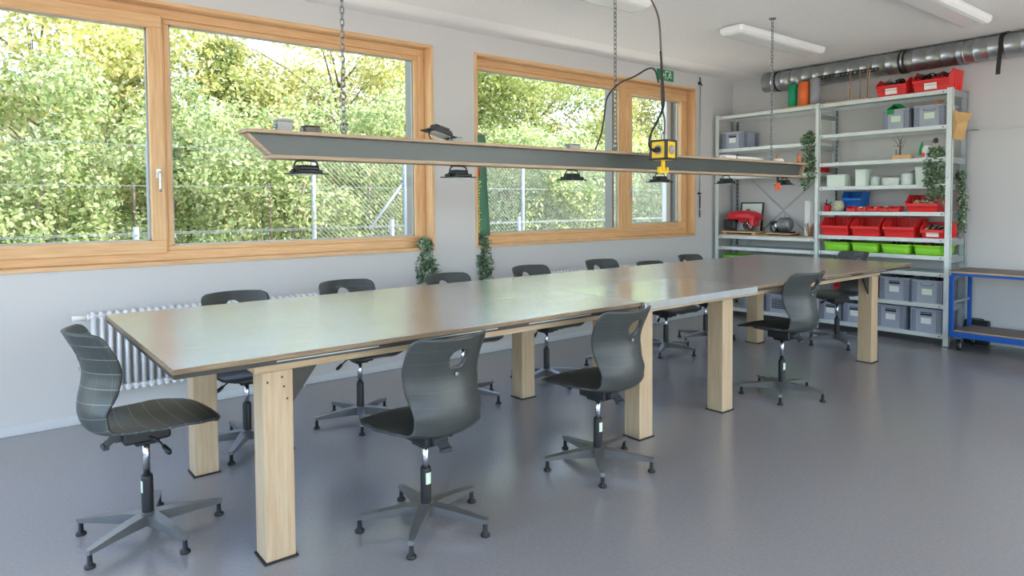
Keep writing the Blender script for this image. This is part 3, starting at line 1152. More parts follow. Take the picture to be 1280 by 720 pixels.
chain(5.378, BY, zt, ZC - .008, 'right chain of the hanging beam, in front of the shelving')

# flood lights
def flood(x, y, z, label, ang=0.0, up=False, tiltz=0.0, mt=None, group='small black flood lamps on the beam'):
    r = thing('flood_lamp', label, 'lamp', (x, y, z), math.radians(tiltz), group)
    mt = mt or M_black
    s = 1 if up else -1
    m = MB()
    zc = s * .052
    m.box(-.062, -.05, zc - .010, .062, .05, zc + .006, .004)
    m.box(-.045, -.036, zc + .006, .045, .036, zc + .020, .003)
    for k in range(6):
        m.box(-.042 + k * .0155, -.033, zc + .020, -.036 + k * .0155, .033, zc + .028)
    b = m.build('body', mt, r, world=False)
    MB().box(-.085, -.060, zc - .016, .085, .060, zc - .010, .001).build('bezel', mt, b, world=False)
    MB().box(-.055, -.042, zc - .0185, .055, .042, zc - .016).build('lens', M_glassy, b, world=False)
    m = MB()
    m.tube(crv([(-.066, 0, zc), (-.062, 0, s * .02), (-.04, 0, s * .004), (.04, 0, s * .004), (.062, 0, s * .02), (.066, 0, zc)], 5), .0042, 6)
    m.build('bracket', mt, r, world=False)
    m = MB()
    for sx in (-1, 1):
        m.cyl((sx * .06, 0, zc), (sx * .076, 0, zc), .010, 8)
    m.build('wing_nut', mt, r, world=False)
    if ang:
        b.rotation_euler = (0, math.radians(ang), 0)
        b.location = (math.sin(math.radians(-ang)) * zc, 0, zc * (1 - math.cos(math.radians(ang))))
    return r
for x, lb in ((1.262, 'flood lamp under the left end of the beam, before the left window'),
              (2.145, 'flood lamp under the beam before the wall between the windows'),
              (3.025, 'flood lamp under the beam before the wide right pane'),
              (3.90, 'flood lamp under the beam below the yellow power cube'),
              (4.72, 'flood lamp under the beam before the left shelf post'),
              (5.59, 'flood lamp under the right end of the beam, orange clamp beside it')):
    flood(x, BY, zb - .001, lb, tiltz=8)
flood(2.02, BY, zt + .001, 'flood lamp standing upright on top of the beam', ang=14, up=True)

def junction_box(x, y, z, sx, sy, sz, label, m):
    r = thing('junction_box', label, 'box', (x, y, z), 0, 'boxes on top of the beam')
    MB().box(-sx / 2, -sy / 2, 0, sx / 2, sy / 2, sz * .82, .004).build('body', m, r, world=False)
    MB().box(-sx / 2 - .002, -sy / 2 - .002, sz * .82, sx / 2 + .002, sy / 2 + .002, sz, .003).build('lid', m, r, world=False)
    q = MB()
    for sg in (-1, 1):
        q.cyl((sg * sx * .5, 0, sz * .4), (sg * (sx * .5 + .014), 0, sz * .4), .010, 8)
    q.build('cable_gland', M_galvd, r, world=False)
M_boxg = mat('grey_box_plastic', (158, 158, 154), 0.5)
M_boxd = mat('dark_brown_box', (92, 86, 78), 0.5)
junction_box(1.155, BY, zt, .068, .06, .058, 'grey junction box near the left end of the beam', M_boxg)
junction_box(1.288, BY, zt, .075, .06, .036, 'flat dark box beside the grey junction box on the beam', M_boxd)
junction_box(2.125, BY, zt, .060, .06, .030, 'small grey junction box right of the upright flood lamp', M_boxg)
junction_box(3.03, BY, zt, .085, .06, .034, 'flat grey junction box on the beam before the wide right pane', M_boxg)
junction_box(4.74, BY, zt, .13, .07, .030, 'flat white junction box on the beam before the left shelf bay', M_white)
o = thing('tube_lamp', 'white tube lamp lying on the beam left of the right chain', 'lamp', (5.03, BY, zt))
MB().tube([(-.17, 0, .014), (.17, 0, .014)], .014, 10).build('tube', M_white, o, world=False)
MB().box(.17, -.018, 0, .20, .018, .032, .004).build('end_cap', M_galvd, o, world=False)
o = thing('clamp_lamp_socket', 'white and brown lamp socket lying on the beam right of the chain', 'socket', (5.49, BY, zt))
MB().lathe([(0, 0), (.045, 0), (.047, .018), (.03, .03), (0, .03)], n=14).build('cup', M_white, o, world=False)
MB().lathe([(0, .03), (.018, .03), (.02, .06), (.012, .066), (0, .066)], n=12).build('knob', M_stick, o, world=False)
o = MB().lathe([(.0, zt), (.020, zt), (.020, zt + .085), (.017, zt + .085), (.017, zt + .01), (0, zt + .01)], c=(5.835, BY, 0), n=14).build('terracotta_tube', M_copper)
tag(o, 'short terracotta tube standing at the right end of the beam', 'tube')
o = thing('spring_clamp', 'small black clamp with orange handles under the right end of the beam', 'clamp', (5.43, BY - .03, zb - .001))
MB().bar((0, 0, 0), (.01, 0, -.06), .02, .012).build('jaw', M_black, o, world=False)
m = MB()
m.bar((.0, 0, -.05), (-.02, 0, -.115), .02, .016)
m.bar((.015, 0, -.05), (.03, 0, -.11), .02, .016)
m.build('grip', M_orangeh, o, world=False)

# yellow power cube on its cable
CX, CY, CZ = 3.62, 2.93, 1.685
K = thing('power_cube', 'yellow and black hanging power socket cube', 'socket cube', (CX, CY, CZ), math.radians(8))
h = .067
MB().box(-h + .004, -h + .004, 0, h - .004, h - .004, 2 * h - .002, .006).build('body', M_yel, K, world=False)
m = MB()
for sx in (-1, 1):
    for sy in (-1, 1):
        m.box(sx * h, sy * h, 0.0, sx * h - sx * .020, sy * h - sy * .020, 2 * h, .003)
for z in (0, 2 * h - .014):
    m.box(-h, -h, z, h, -h + .014, z + .014, .003)
    m.box(-h, h - .014, z, h, h, z + .014, .003)
    m.box(-h, -h, z, -h + .014, h, z + .014, .003)
    m.box(h - .014, -h, z, h, h, z + .014, .003)
m.build('rubber_edge', M_rubber, K, world=False)
for k in range(4):
    m = MB()
    m.lathe([(0, 0), (.030, 0), (.032, .006), (.028, .008), (.024, .002), (0, .002)], c=(0, 0, 0), n=20, axis='x')
    q = m.build('socket', M_boxg, K, world=False)
    q.location = (math.cos(k * PI / 2) * (h - .004), math.sin(k * PI / 2) * (h - .004), h)
    q.rotation_euler = (0, 0, k * PI / 2)
m = MB()
m.tube([(-h - .05, 0, h - .006), (-h - .02, 0, h - .004), (-h + .002, 0, h)], [.011, .017, .02], 12)
m.build('plug', M_black, K, world=False)
m = MB()
m.box(-.012, -.010, -.075, .012, .010, .0, .003)
m.box(-.055, -.012, -.088, .055, .012, -.066, .003)
m.box(-.055, -.012, -.07, -.036, .012, -.045, .003)
m.box(.036, -.012, -.07, .055, .012, -.045, .003)
m.build('pull_handle', M_yel, K, world=False)
m = MB()
m.tube(crv([(-.02, 0, 2 * h), (-.018, 0, 2 * h + .02), (0, 0, 2 * h + .055), (.018, 0, 2 * h + .02), (.02, 0, 2 * h)], 4), .004, 6)
m.build('hanging_eye', M_zinc, K, world=False)

# cables
def cable(label, pts, r, m, n=8):
    o = MB().tube(crv(pts, n), r, 8).build('power_cable', m)
    return tag(o, label, 'cable')
cable('grey-brown supply cable coming down from the ceiling to the power cube', [(3.40, 3.0, ZC - .004), (3.46, 2.95, 2.80), (3.553, 2.93, 2.654), (3.586, 2.93, 2.529), (3.600, 2.93, 2.28), (3.612, 2.935, 2.06), (3.655, 2.945, 1.95), (3.645, 2.94, 1.829)], .0065, M_cableb)
cable('black cable looping from the ceiling cable into the plug of the power cube', [(3.578, 2.918, 2.40), (3.590, 2.915, 2.25), (3.607, 2.915, 2.06), (3.545, 2.91, 1.95), (3.475, 2.905, 1.865), (3.450, 2.905, 1.80), (3.462, 2.908, 1.760), (3.504, 2.913, 1.746)], .0075, M_cable)
cable('thin black cable arching from the ceiling cable down to the beam', [(3.590, 2.945, 2.20), (3.560, 2.95, 2.277), (3.506, 2.96, 2.285), (3.40, 2.99, 2.225), (3.30, 3.03, 2.175), (3.22, 3.06, 2.08), (3.23, 3.10, 1.94), (3.24, 3.14, 1.84), (3.215, 3.165, 1.751)], .0055, M_cable)

# ================================================================== CEILING LAMPS
def ceiling_lamp(x0, x1, y0, y1, label):
    r = thing('ceiling_lamp', label, 'lamp', ((x0 + x1) / 2, (y0 + y1) / 2, ZC), 0, 'long surface lamps on the ceiling')
    MB().box(x0 + .03, y0 + .03, ZC - .022, x1 - .03, y1 - .03, ZC, .002).build('housing', M_lampg, r)
    m = MB()
    def ring(i, z):
        c = .02
        a0, a1, b0, b1 = x0 + i, x1 - i, y0 + i, y1 - i
        return [(a0 + c, b0, z), (a1 - c, b0, z), (a1, b0 + c, z), (a1, b1 - c, z), (a1 - c, b1, z), (a0 + c, b1, z), (a0, b1 - c, z), (a0, b0 + c, z)]
    m.loft([ring(0, ZC - .016), ring(-.002, ZC - .03), ring(.004, ZC - .06), ring(.022, ZC - .078), ring(.05, ZC - .084)], smooth=False)
    m.build('diffuser', M_lamp, r)
ceiling_lamp(5.26, 6.74, 3.405, 3.640, 'long white ceiling lamp above the right end of the beam')
ceiling_lamp(2.62, 4.10, 3.405, 3.640, 'long white ceiling lamp cut by the top of the picture near the cable')
ceiling_lamp(5.26, 6.74, 1.985, 2.220, 'long white ceiling lamp at the top right, above the duct')

# ================================================================== EXIT SIGN, OPENER ROD
S = thing('exit_sign', 'green emergency exit sign with a running figure above the right window', 'sign', (6.34, YW, 2.80))
sx0, sx1, sz0, sz1 = 6.190, 6.490, 2.822, 2.945
ys = YW - .012
MB().box(sx0, ys, sz0, sx1, YW, sz1, .002).build('sign_board', M_signg, S)
def flat(polys, name, m, y0, parent):
    q = MB()
    for p in polys:
        q.prism(p, 'y', y0 - .0015, y0)
    return q.build(name, m, parent)
flat([[(6.335, 2.835), (6.345, 2.835), (6.345, 2.932), (6.335, 2.932)], [(6.345, 2.922), (6.405, 2.922), (6.405, 2.932), (6.345, 2.932)], [(6.262, 2.876), (6.30, 2.876), (6.30, 2.862), (6.325, 2.883), (6.30, 2.905), (6.30, 2.890), (6.262, 2.890)]], 'door_symbol', M_paper, ys, S)
def seg(a, b, w):
    a, b = Vector(a), Vector(b)
    d = (b - a).normalized()
    n = Vector((-d.y, d.x)) * w / 2
    return [tuple(a + n), tuple(b + n), tuple(b - n), tuple(a - n)]
head = [(6.428 + .010 * math.cos(k * PI / 5), 2.924 + .010 * math.sin(k * PI / 5)) for k in range(10)]
flat([head, seg((6.425, 2.912), (6.41, 2.876), .018), seg((6.41, 2.878), (6.385, 2.862), .011), seg((6.388, 2.864), (6.375, 2.838), .010), seg((6.41, 2.878), (6.435, 2.860), .011), seg((6.435, 2.862), (6.462, 2.858), .009), seg((6.422, 2.906), (6.395, 2.893), .008), seg((6.424, 2.905), (6.452, 2.888), .008)], 'running_figure', M_paper, ys, S)

R = thing('window_opener_rod', 'thin grey opener rod on the wall beside the right window', 'rod', (6.985, YW, 1.2))
yr = YW - .025
MB().cyl((6.985, yr, 1.22), (6.985, yr, 2.86), .005, 8).build('rod', M_galvd, R)
m = MB()
m.box(6.97, YW - .03, 2.84, 7.0, YW, 2.875, .003)
m.bar((6.985, yr, 2.86), (6.975, yr, 2.93), .012, .008)
m.bar((6.985, yr, 2.86), (7.02, yr, 2.83), .012, .008)
m.build('elbow', M_darkst, R)
m = MB()
m.box(6.965, YW - .03, 1.50, 7.01, YW, 1.525, .003)
m.box(6.978, YW - .033, 1.33, 6.992, YW - .018, 1.49, .003)
m.box(6.978, YW - .033, 1.22, 6.992, YW - .018, 1.31, .003)
m.build('crank', M_darkst, R)

# ================================================================== DUCT
DX, DZ, DR = 7.585, 2.842, .112
D = thing('ventilation_duct', 'round zinc spiral duct along the top of the shelf wall', 'duct', (DX, 3, DZ))
m = MB()
prof = []
y = 4.575
while y > -2.5:
    prof += [(DR, y), (DR, y - .118), (DR + .0035, y - .121), (DR + .0035, y - .126)]
    y -= .13
m.lathe(prof, c=(DX, 0, DZ), n=28, axis='y')
m.build('pipe', M_duct, D)
MB().lathe([(DR - .004, 4.574), (0, 4.57)], c=(DX, 0, DZ), n=28, axis='y').build('end_disc', M_galvd, D)
for y in (4.40, 3.02, 2.98, 1.2):
    MB().lathe([(DR + .002, y + .010), (DR + .008, y + .010), (DR + .008, y - .010), (DR + .002, y - .010)], c=(DX, 0, DZ), n=28, axis='y').build('clamp_ring', M_darkst, D)
for y in (2.45, 2.36):
    MB().lathe([(DR + .002, y + .008), (DR + .007, y + .008), (DR + .007, y - .008), (DR + .002, y - .008)], c=(DX, 0, DZ), n=28, axis='y').build('joint_ring', M_duct, D)
st = thing('black_strap', 'black strap slung over the duct with its end hanging down', 'strap', (7.45, 2.14, 2.6))
pts = [(DX + (DR + .006) * math.cos(a), 2.135, DZ + (DR + .006) * math.sin(a)) for a in np.linspace(PI * .62, PI * 1.05, 8)] + [(DX - DR - .010, 2.14, DZ - .12), (DX - DR - .006, 2.148, DZ - .20), (DX - DR - .010, 2.150, DZ - .27)]
m = MB()
for p, q in zip(pts, pts[1:]):
    m.bar(p, q, .035, .006, up=(0, 1, 0)) if False else m.obox((Vector(p) + Vector(q)) / 2, (Vector(q) - Vector(p)).normalized(), (0, 1, 0), (Vector(q) - Vector(p)).normalized().cross(Vector((0, 1, 0))), (Vector(q) - Vector(p)).length / 2 + .003, .018, .004)
m.build('band', M_black, st)
m = MB().tube(crv([(7.505, 2.12, 2.93), (7.49, 2.10, 2.945), (7.485, 2.085, 2.95), (7.49, 2.07, 2.945)], 4), .005, 6)
m.build('hook', M_black, st)

# surface trunking on the shelf wall
t = MB().box(XB - .018, Y0, 2.085, XB, 2.40, 2.105, .003).build('trim_1', M_wall)
struct(t, 'thin white trunking strip on the wall right of the shelving')

# ================================================================== SHELVING
SX0, SX1 = 7.262, 7.685
PY = [(2.447, 2.497), (3.736, 3.781), (5.010, 5.060)]
U = thing('shelving_unit', 'tall two-bay galvanised steel shelving unit against the wall', 'shelves', (7.47, 3.75, 0))
M_holes = mat('punched_post', (150, 157, 160), 0.45, metal=0.3)
n_, L_, p_ = nodes_of(M_holes)
_t = n_.new('ShaderNodeTexCoord')
_sx = n_.new('ShaderNodeSeparateXYZ')
L_.new(_t.outputs['Object'], _sx.inputs[0])
_fz = _mth('LESS_THAN', _mth('ABSOLUTE', _mth('SUBTRACT', _mth('FRACT', _mth('MULTIPLY', _sx.outputs[2], 1 / .05)), .5)), .27)
_fy = _mth('LESS_THAN', _mth('ABSOLUTE', _mth('SUBTRACT', _mth('FRACT', _mth('MULTIPLY', _sx.outputs[1], 1 / .025)), .5)), .28)
_fx = _mth('LESS_THAN', _mth('ABSOLUTE', _mth('SUBTRACT', _mth('FRACT', _mth('MULTIPLY', _sx.outputs[0], 1 / .025)), .5)), .28)
_c = n_.new('ShaderNodeMixRGB')
_c.inputs[1].default_value = lin((168, 176, 180))
_c.inputs[2].default_value = lin((58, 66, 78))
L_.new(_mth('MULTIPLY', _fz, _mth('MULTIPLY', _fy, _fx)), _c.inputs[0])
L_.new(_c.outputs[0], p_.inputs['Base Color'])
for k, (a, b) in enumerate(PY):
    # front post: L profile, plain face
    m = MB()
    m.box(SX0, a, 0, SX0 + .003, b, 2.475)
    m.box(SX0, (b - .003) if k == 2 else a, 0, SX0 + .035, (b if k == 2 else a + .003), 2.475)
    m.box(SX0, a, 0, SX0 + .036, b, .006)
    if k == 1:
        m.box(SX0, b - .003, 0, SX0 + .035, b, 2.475)
    m.build('front_post', M_galv, U)
    m = MB()
    m.box(SX1 - .003, a, 0, SX1, b, 2.475)
    m.box(SX1 - .045, (b - .003) if k == 2 else a, 0, SX1, (b if k == 2 else a + .003), 2.475)
    m.box(SX1 - .045, a, 0, SX1 - .042, b, 2.475)
    m.build('rear_post', M_holes, U)
def shelf(y0, y1, z, m=M_galv, lip=.040):
    q = MB()
    xa, xb = SX0 + .004, SX1 - .046
    q.box(xa, y0, z - .003, xb, y1, z)
    q.box(xa, y0, z - lip, xa + .003, y1, z - .003)
    q.box(xa, y0, z - lip, xa + .016, y1, z - lip + .002)
    q.box(xb - .003, y0, z - lip, xb, y1, z - .003)
    q.box(xa, y0, z - lip, xb, y0 + .003, z - .003)
    q.box(xa, y1 - .003, z - lip, xb, y1, z - .003)
    o = q.build('shelf_board', m, U)
    for yy in (y0 + .03, y1 - .03):
        MB().cyl((xa - .004, yy, z - lip * .5), (xa + .001, yy, z - lip * .5), .006, 8).build('bolt', M_darkst, o)
    return o
ZR = [2.462, 2.128, 1.822, 1.564, 1.294, 1.037, .868, .706, .399, .112]
for z in ZR:
    shelf(PY[0][1] + .001, PY[1][0] - .001, z)
ZL = [2.462, 2.058, 1.728, .996, .858, .60, .112]
for z in ZL:
    shelf(PY[1][1] + .001, PY[2][0] - .001, z)
# side brackets on the right end
for z in ZR:
    MB().box(SX0 + .036, PY[0][0] + .003, z - .062, SX1 - .046, PY[0][0] + .007, z - .004).build('side_bracket', M_galvd, U)
for z in (2.36, 2.02, 1.68):
    MB().box(SX0 + .036, PY[1][0] + .010, z - .05, SX1 - .046, PY[1][0] + .014, z).build('side_bracket', M_galvd, U)
for (ya, za, yb, zb_) in ((4.95, 1.80, 3.83, .80), (3.83, 1.80, 4.95, .80)):
    MB().bar((SX1 + .004, ya, za), (SX1 + .004 + (.004 if ya < yb else 0), yb, zb_), .010, .003, up=(1, 0, 0)).build('cross_brace', M_galvd, U)
o = MB().box(SX0 + .008, 3.792, .9965, SX1 - .05, 5.000, 1.012, .002).build('plywood_board', M_plyY)
tag(o, 'plywood board lying on the shelf under the engines', 'board')

# ---- euro crates
def crate(y0, y1, z, xf, d, h, label, paper=M_paper, handle='open', group='grey euro crates on the shelving'):
    yc = (y0 + y1) / 2
    w = (y1 - y0) / 2
    r = thing('euro_crate', label, 'crate', (xf, yc, z), 0, group)
    m = MB()
    t = .006
    m.box(.008, -w + .008, 0, d - .008, w - .008, t)
    for a, b in ((.008, .008 + t), (d - .008 - t, d - .008)):
        m.box(a, -w + .008, t, b, w - .008, h - .012)
    for a, b in ((-w + .008, -w + .008 + t), (w - .008 - t, w - .008)):
        m.box(.008 + t, a, t, d - .008 - t, b, h - .012)
    body = m.build('body', M_crate, r, world=False)
    m = MB()
    e = .014
    for (xa, xb, ya, yb) in ((0, e, -w, w), (d - e, d, -w, w), (e, d - e, -w, -w + e), (e, d - e, w - e, w)):
        m.box(xa, ya, h - .016, xb, yb, h, .002)
    m.box(.002, -w + .002, h - .05, .009, w - .002, h - .044)
    m.build('rim', M_crate, r, world=False)
    m = MB()
    for s in (-1, 1):
        for k, off in enumerate((.006, .026, .046)):
            m.box(.000, s * (w - off) - .003, .004, .010, s * (w - off) + .003, h - .016)
        for k in range(5):
            zz = .03 + k * (h - .07) / 4
            m.box(.003, s * (w - .046), zz - .002, .010, s * (w - .006), zz + .002)
    for k in range(4):
        xx = .03 + k * .018
        for s in (-1, 1):
            m.box(xx, s * w - s * .001, .004, xx + .005, s * (w - .010), h - .016)
            m.box(d - xx - .005, s * w - s * .001, .004, d - xx, s * (w - .010), h - .016)
    m.build('rib', M_crated, r, world=False)['kind'] = 'stuff'
    if handle == 'open':
        MB().box(.0050, -.052, h - .068, .0090, .052, h - .036).build('grip_hole_shade', M_void, r, world=False)  # solid dark slab, painted shade in place of a cut opening
    elif handle == 'bar':
        q = MB().tube(crv([(.004, -.05, h - .03), (-.004, -.045, h - .05), (-.004, .045, h - .05), (.004, .05, h - .03)], 3), .005, 6)
        q.build('grip_bar', M_crated, r, world=False)
    elif handle == 'mesh':
        q = MB()
        for i in range(9):
            for k in range(6):
                q.box(.0045, -.075 + i * .019 - .006, .05 + k * .022, .0085, -.075 + i * .019 + .006, .05 + k * .022 + .013)
        q.build('vent_hole_shade', M_void, r, world=False)  # dark blocks on the front paint the shade of the vents
    if paper is not None:
        MB().box(.0055, -.045, h * .36, .0085, .045, h * .36 + .058).build('paper_label', paper, r, world=False)
    return r
def contents(y, z, xf, label, cols, seed, cat='tools'):
    rng = random.Random(seed)
    r = thing('crate_contents', label, cat, (xf + .19, y, z))
    for k in range(6):
        a = rng.uniform(-.09, .09)
        b = rng.uniform(-.13, .13)
        q = MB()
        if k % 2:
            q.tube([(b - .06, a, rng.uniform(.0, .03)), (b + .05, a + rng.uniform(-.05, .05), rng.uniform(.0, .05))], .012, 8)
        else:
            q.box(b - .05, a - .03, 0, b + .05, a + .03, rng.uniform(.02, .05), .006)
        q.build('tool_piece', cols[k % len(cols)], r, world=False)
    return r
xf = SX0 + .030
crate(2.515, 2.800, .1125, xf, .36, .232, 'grey crate with paper label, bottom right corner of the shelving')
crate(2.845, 3.128, .1125, xf, .36, .232, 'grey crate with paper label on the bottom shelf, second from the right post')
crate(3.225, 3.470, .1125, xf, .36, .205, 'grey crate half hidden by the table leg on the bottom shelf')
crate(3.490, 3.725, .1125, xf, .36, .205, 'grey crate on the bottom shelf against the middle post')
crate(2.512, 2.795, .3995, xf, .36, .226, 'grey crate with pale green label on the second shelf from the floor', M_paperg, 'bar')
crate(2.812, 3.098, .3995, xf, .36, .232, 'grey crate with white label on the second shelf from the floor')
crate(2.522, 2.798, 2.1285, xf, .36, .205, 'grey crate with pale green label under the right red top bin', M_paperg, 'bar')
crate(2.840, 3.092, 2.1285, xf, .36, .200, 'grey crate stuffed with green cloth on the upper shelf', M_paperg, None)
crate(4.700, 4.995, 2.0585, xf + .01, .36, .205, 'grey crate alone at the left end of the upper left shelf')
crate(4.055, 4.375, .1125, xf, .36, .215, 'grey crate with a perforated front seen under the table', None, 'mesh')
crate(4.400, 4.690, .1125, xf, .36, .205, 'grey crate on the left bay bottom shelf, seen under the table', M_paper)
# green cloth
m = MB()
rng = random.Random(5)
g = 9
vs = []
for i in range(g):
    for j in range(g):
        a, b = i / (g - 1), j / (g - 1)
        hgt = .085 * max(0, 1 - 2.1 * abs(a - .42)) * (1 - .8 * abs(b - .3)) + rng.uniform(-.008, .008)
        vs.append((xf + .02 + b * .28, 2.87 + (1 - a) * .20, 2.318 + hgt))
fs = [(i * g + j, i * g + j + 1, (i + 1) * g + j + 1, (i + 1) * g + j) for i in range(g - 1) for j in range(g - 1)]
m.add(vs, fs, False)
vs2 = [(xf - .004, 2.99 + k * .02, z) for k in range(4) for z in (2.255, 2.315)]
m.add([(xf + .012, 2.98 - .0 + k * .022, 2.33) for k in range(4)] + [(xf - .003, 2.98 + k * .022, 2.325) for k in range(4)] + [(xf - .004, 2.98 + k * .022, 2.278) for k in range(4)], [(0, 1, 5, 4), (1, 2, 6, 5), (2, 3, 7, 6), (4, 5, 9, 8), (5, 6, 10, 9), (6, 7, 11, 10)])
o = m.build('green_cloth', M_greenc)
md = o.modifiers.new('thickness', 'SOLIDIFY')
md.thickness = .003
tag(o, 'crumpled green cloth spilling from an upper grey crate', 'cloth')
contents(2.66, 2.333, xf, 'brown odds and ends on top of the upper right grey crate', [M_card, M_darkst, M_stick], 3, 'odds and ends')
contents(2.95, .625, xf, 'black tools lying in the white-labelled crate', [M_black, M_void], 6)
contents(2.65, .612, xf, 'olive and black tools in the green-labelled crate', [M_black, M_tanpot, M_darkst], 7)

# ---- open-fronted red storage bins
def bin_(y0, y1, z, xf, d, h, label, m=None, lip=.55, paper=False, group='red open-front storage bins', rot=0.0, cat='bin'):
    m = m or M_redbin
    yc, w = (y0 + y1) / 2, (y1 - y0) / 2
    r = thing('storage_bin', label, cat, (xf, yc, z), rot, group)
    t = .004
    i = .012                      # taper at the foot
    def side(s):
        yy = s * w
        q = MB()
        poly = [(.02, 0), (d, 0), (d, h), (d * .30, h), (0.0, h * (lip + .12)), (0, h * lip)]
        vs = []
        for k, (x, zz) in enumerate(poly):
            yo = yy - s * i * (1 - zz / h)
            vs.append((x, yo, zz))
        for k, (x, zz) in enumerate(poly):
            yo = yy - s * i * (1 - zz / h) - s * t
            vs.append((x, yo, zz))
        n = len(poly)
        fs = [tuple(range(n)), tuple(range(2 * n - 1, n - 1, -1))] + [(k, (k + 1) % n, n + (k + 1) % n, n + k) for k in range(n)]
        q.add(vs, fs)
        for k in range(3):
            xx = d * (.42 + k * .18)
            q.box(xx, yy - s * .001, .02, xx + .008, yy - s * (i + .004), h - .02)
        return q
    for s in (-1, 1):
        side(s).build('side_wall', m, r, world=False)
    q = MB()
    q.box(.02, -w + i, 0, d, w - i, t)
    q.build('bottom', m, r, world=False)
    MB().add([(d, -w + i, 0), (d, w - i, 0), (d, w, h), (d, -w, h), (d - t, -w + i, 0), (d - t, w - i, 0), (d - t, w, h), (d - t, -w, h)], [(0, 1, 2, 3), (7, 6, 5, 4), (0, 4, 5, 1), (1, 5, 6, 2), (2, 6, 7, 3), (3, 7, 4, 0)]).build('back_wall', m, r, world=False)
    q = MB()
    hl = h * lip
    ii = i * (1 - lip)
    q.add([(.02, -w + i, 0), (.02, w - i, 0), (.0, w - ii, hl), (.0, -w + ii, hl), (.02 + t, -w + i, 0), (.02 + t, w - i, 0), (t, w - ii, hl), (t, -w + ii, hl)], [(0, 1, 2, 3), (7, 6, 5, 4), (0, 4, 5, 1), (1, 5, 6, 2), (2, 6, 7, 3), (3, 7, 4, 0)])
    q.box(-.022, -w + ii * .6, hl - .010, t, w - ii * .6, hl + .002, .002)
    q.box(-.022, -w + ii * .6, hl - .026, -.017, w - ii * .6, hl - .008, .001)
    q.box(-.008, -w + ii, hl * .52, .012, w - ii, hl * .56, .001)
    q.build('front_lip', m, r, world=False)
    q = MB()
    for s in (-1, 1):
        q.bar((-.006, s * (w - .004), h * (lip + .02)), (d * .30, s * (w - .002), h), .008, .024, up=(1, 0, 0))
        q.bar((d * .30, s * (w - .002), h), (d, s * (w - .002), h), .012, .008, up=(0, 0, 1))
    q.bar((d - .002, -w, h), (d - .002, w, h), .010, .010)
    for k in range(7):
        yk = -w + .03 + k * (2 * w - .06) / 6
        q.box(d - .010, yk - .003, .01, d - .003, yk + .003, h - .005)
    q.build('rim', m, r, world=False)
    if paper:
        MB().add([(.004, -.055, hl * .18), (.004, .055, hl * .18), (-.006, .055, hl * .72), (-.006, -.055, hl * .72), (.0, -.055, hl * .18), (.0, .055, hl * .18), (-.0085, .055, hl * .72), (-.0085, -.055, hl * .72)], [(0, 1, 2, 3), (7, 6, 5, 4), (0, 4, 5, 1), (1, 5, 6, 2), (2, 6, 7, 3), (3, 7, 4, 0)]).build('paper_label', M_paper, r, world=False)
    return r
zb1 = 1.0375
bin_(3.420, 3.722, zb1, xf, .34, .188, 'large red open bin against the middle post, red bin row')
bin_(3.098, 3.394, zb1, xf, .34, .188, 'large red open bin, second from the middle post')
bin_(2.768, 3.072, zb1, xf, .34, .188, 'large red open bin, third from the middle post')
bin_(2.505, 2.718, zb1, xf, .34, .150, 'red open bin with white label beside the right post', paper=True)
bin_(2.565, 2.858, 1.2945, xf, .34, .165, 'wide red bin on the shelf above the red bin row', lip=.5)
bin_(2.862, 3.155, 2.4625, xf - .005, .34, .175, 'left red bin on top of the shelving, filled with cables', lip=.62, paper=True)
bin_(2.487, 2.812, 2.4625, xf - .005, .36, .205, 'right red bin on top of the shelving, filled with dark tools', lip=.55, paper=True)
bin_(3.330, 3.540, 1.2945 + .06, xf + .10, .20, .15, 'blue open bin on the shelf above the red bin row', M_blueb, group='blue bins')
for k in range(5):
    y1 = 3.440 - k * .107
    bin_(y1 - .103, y1, 1.2945, xf, .095, .052, ['first', 'second', 'third', 'fourth', 'fifth'][k] + ' small red bin, counted from the speckled jar', lip=.62, group='small red bins')
o = thing('stacking_block', 'blue block carrying the blue bin', 'box', (xf + .20, 3.435, 1.2945))
MB().box(-.09, -.10, 0, .09, .10, .0595, .004).build('body', M_blueb, o, world=False)
MB().box(-.093, -.06, .018, -.09, .06, .042).build('label_slot_shade', M_void, o, world=False)  # dark slab paints the shade of a recess
bin_(3.795, 3.975, 1.7285, xf + .01, .33, .108, 'small red bin half behind the trailing plant on the left bay', group='red bins by the middle post')
bin_(3.500, 3.640, 1.5645 + .165, 7.45, .15, .09, 'small red bin tucked behind the middle post under the wide board', group='red bins by the middle post') if False else None
bin_(3.120, 3.200, .3995, xf, .30, .20, 'narrow red bin beside the table leg on the second shelf', M_reddk, group='red bins on the second shelf')
bin_(3.350, 3.560, .3995, xf, .30, .15, 'red bin seen above the chair seat on the second shelf', M_reddk, group='red bins on the second shelf')
# tools in the two top bins
def tool_heap(y, z, x, label, cols, seed, sx=.11, n=9):
    rng = random.Random(seed)
    r = thing('tool_heap', label, 'tools', (x, y, z))
    for k in range(n):
        q = MB()
        a = rng.uniform(-sx, sx)
        b = rng.uniform(-.09, .09)
        dz = rng.uniform(.0, .03)
        if k % 3 == 0:
            pts = [(b + .05 * math.cos(t), a + .05 * math.sin(t), dz + .02 + .01 * math.sin(2 * t)) for t in np.linspace(0, 5.5, 12)]
            q.tube(pts, .007, 6)
        else:
            e = rng.uniform(-1, 1)
            q.tube([(b - .05, a - .07 * e, dz), (b, a, dz + .03), (b + .05, a + .08 * e, dz + .01)], [.010, .013, .008], 8)
        q.build('tool', cols[k % len(cols)], r, world=False)
    return r
tool_heap(3.01, 2.575, xf + .15, 'coiled blue and white cables in the left red top bin', [M_boxg, M_blueb, M_cable, M_darkst], 11)
tool_heap(2.65, 2.60, xf + .15, 'dark tools piled in the right red top bin', [M_cable, M_darkst, M_rubber], 12, .12)
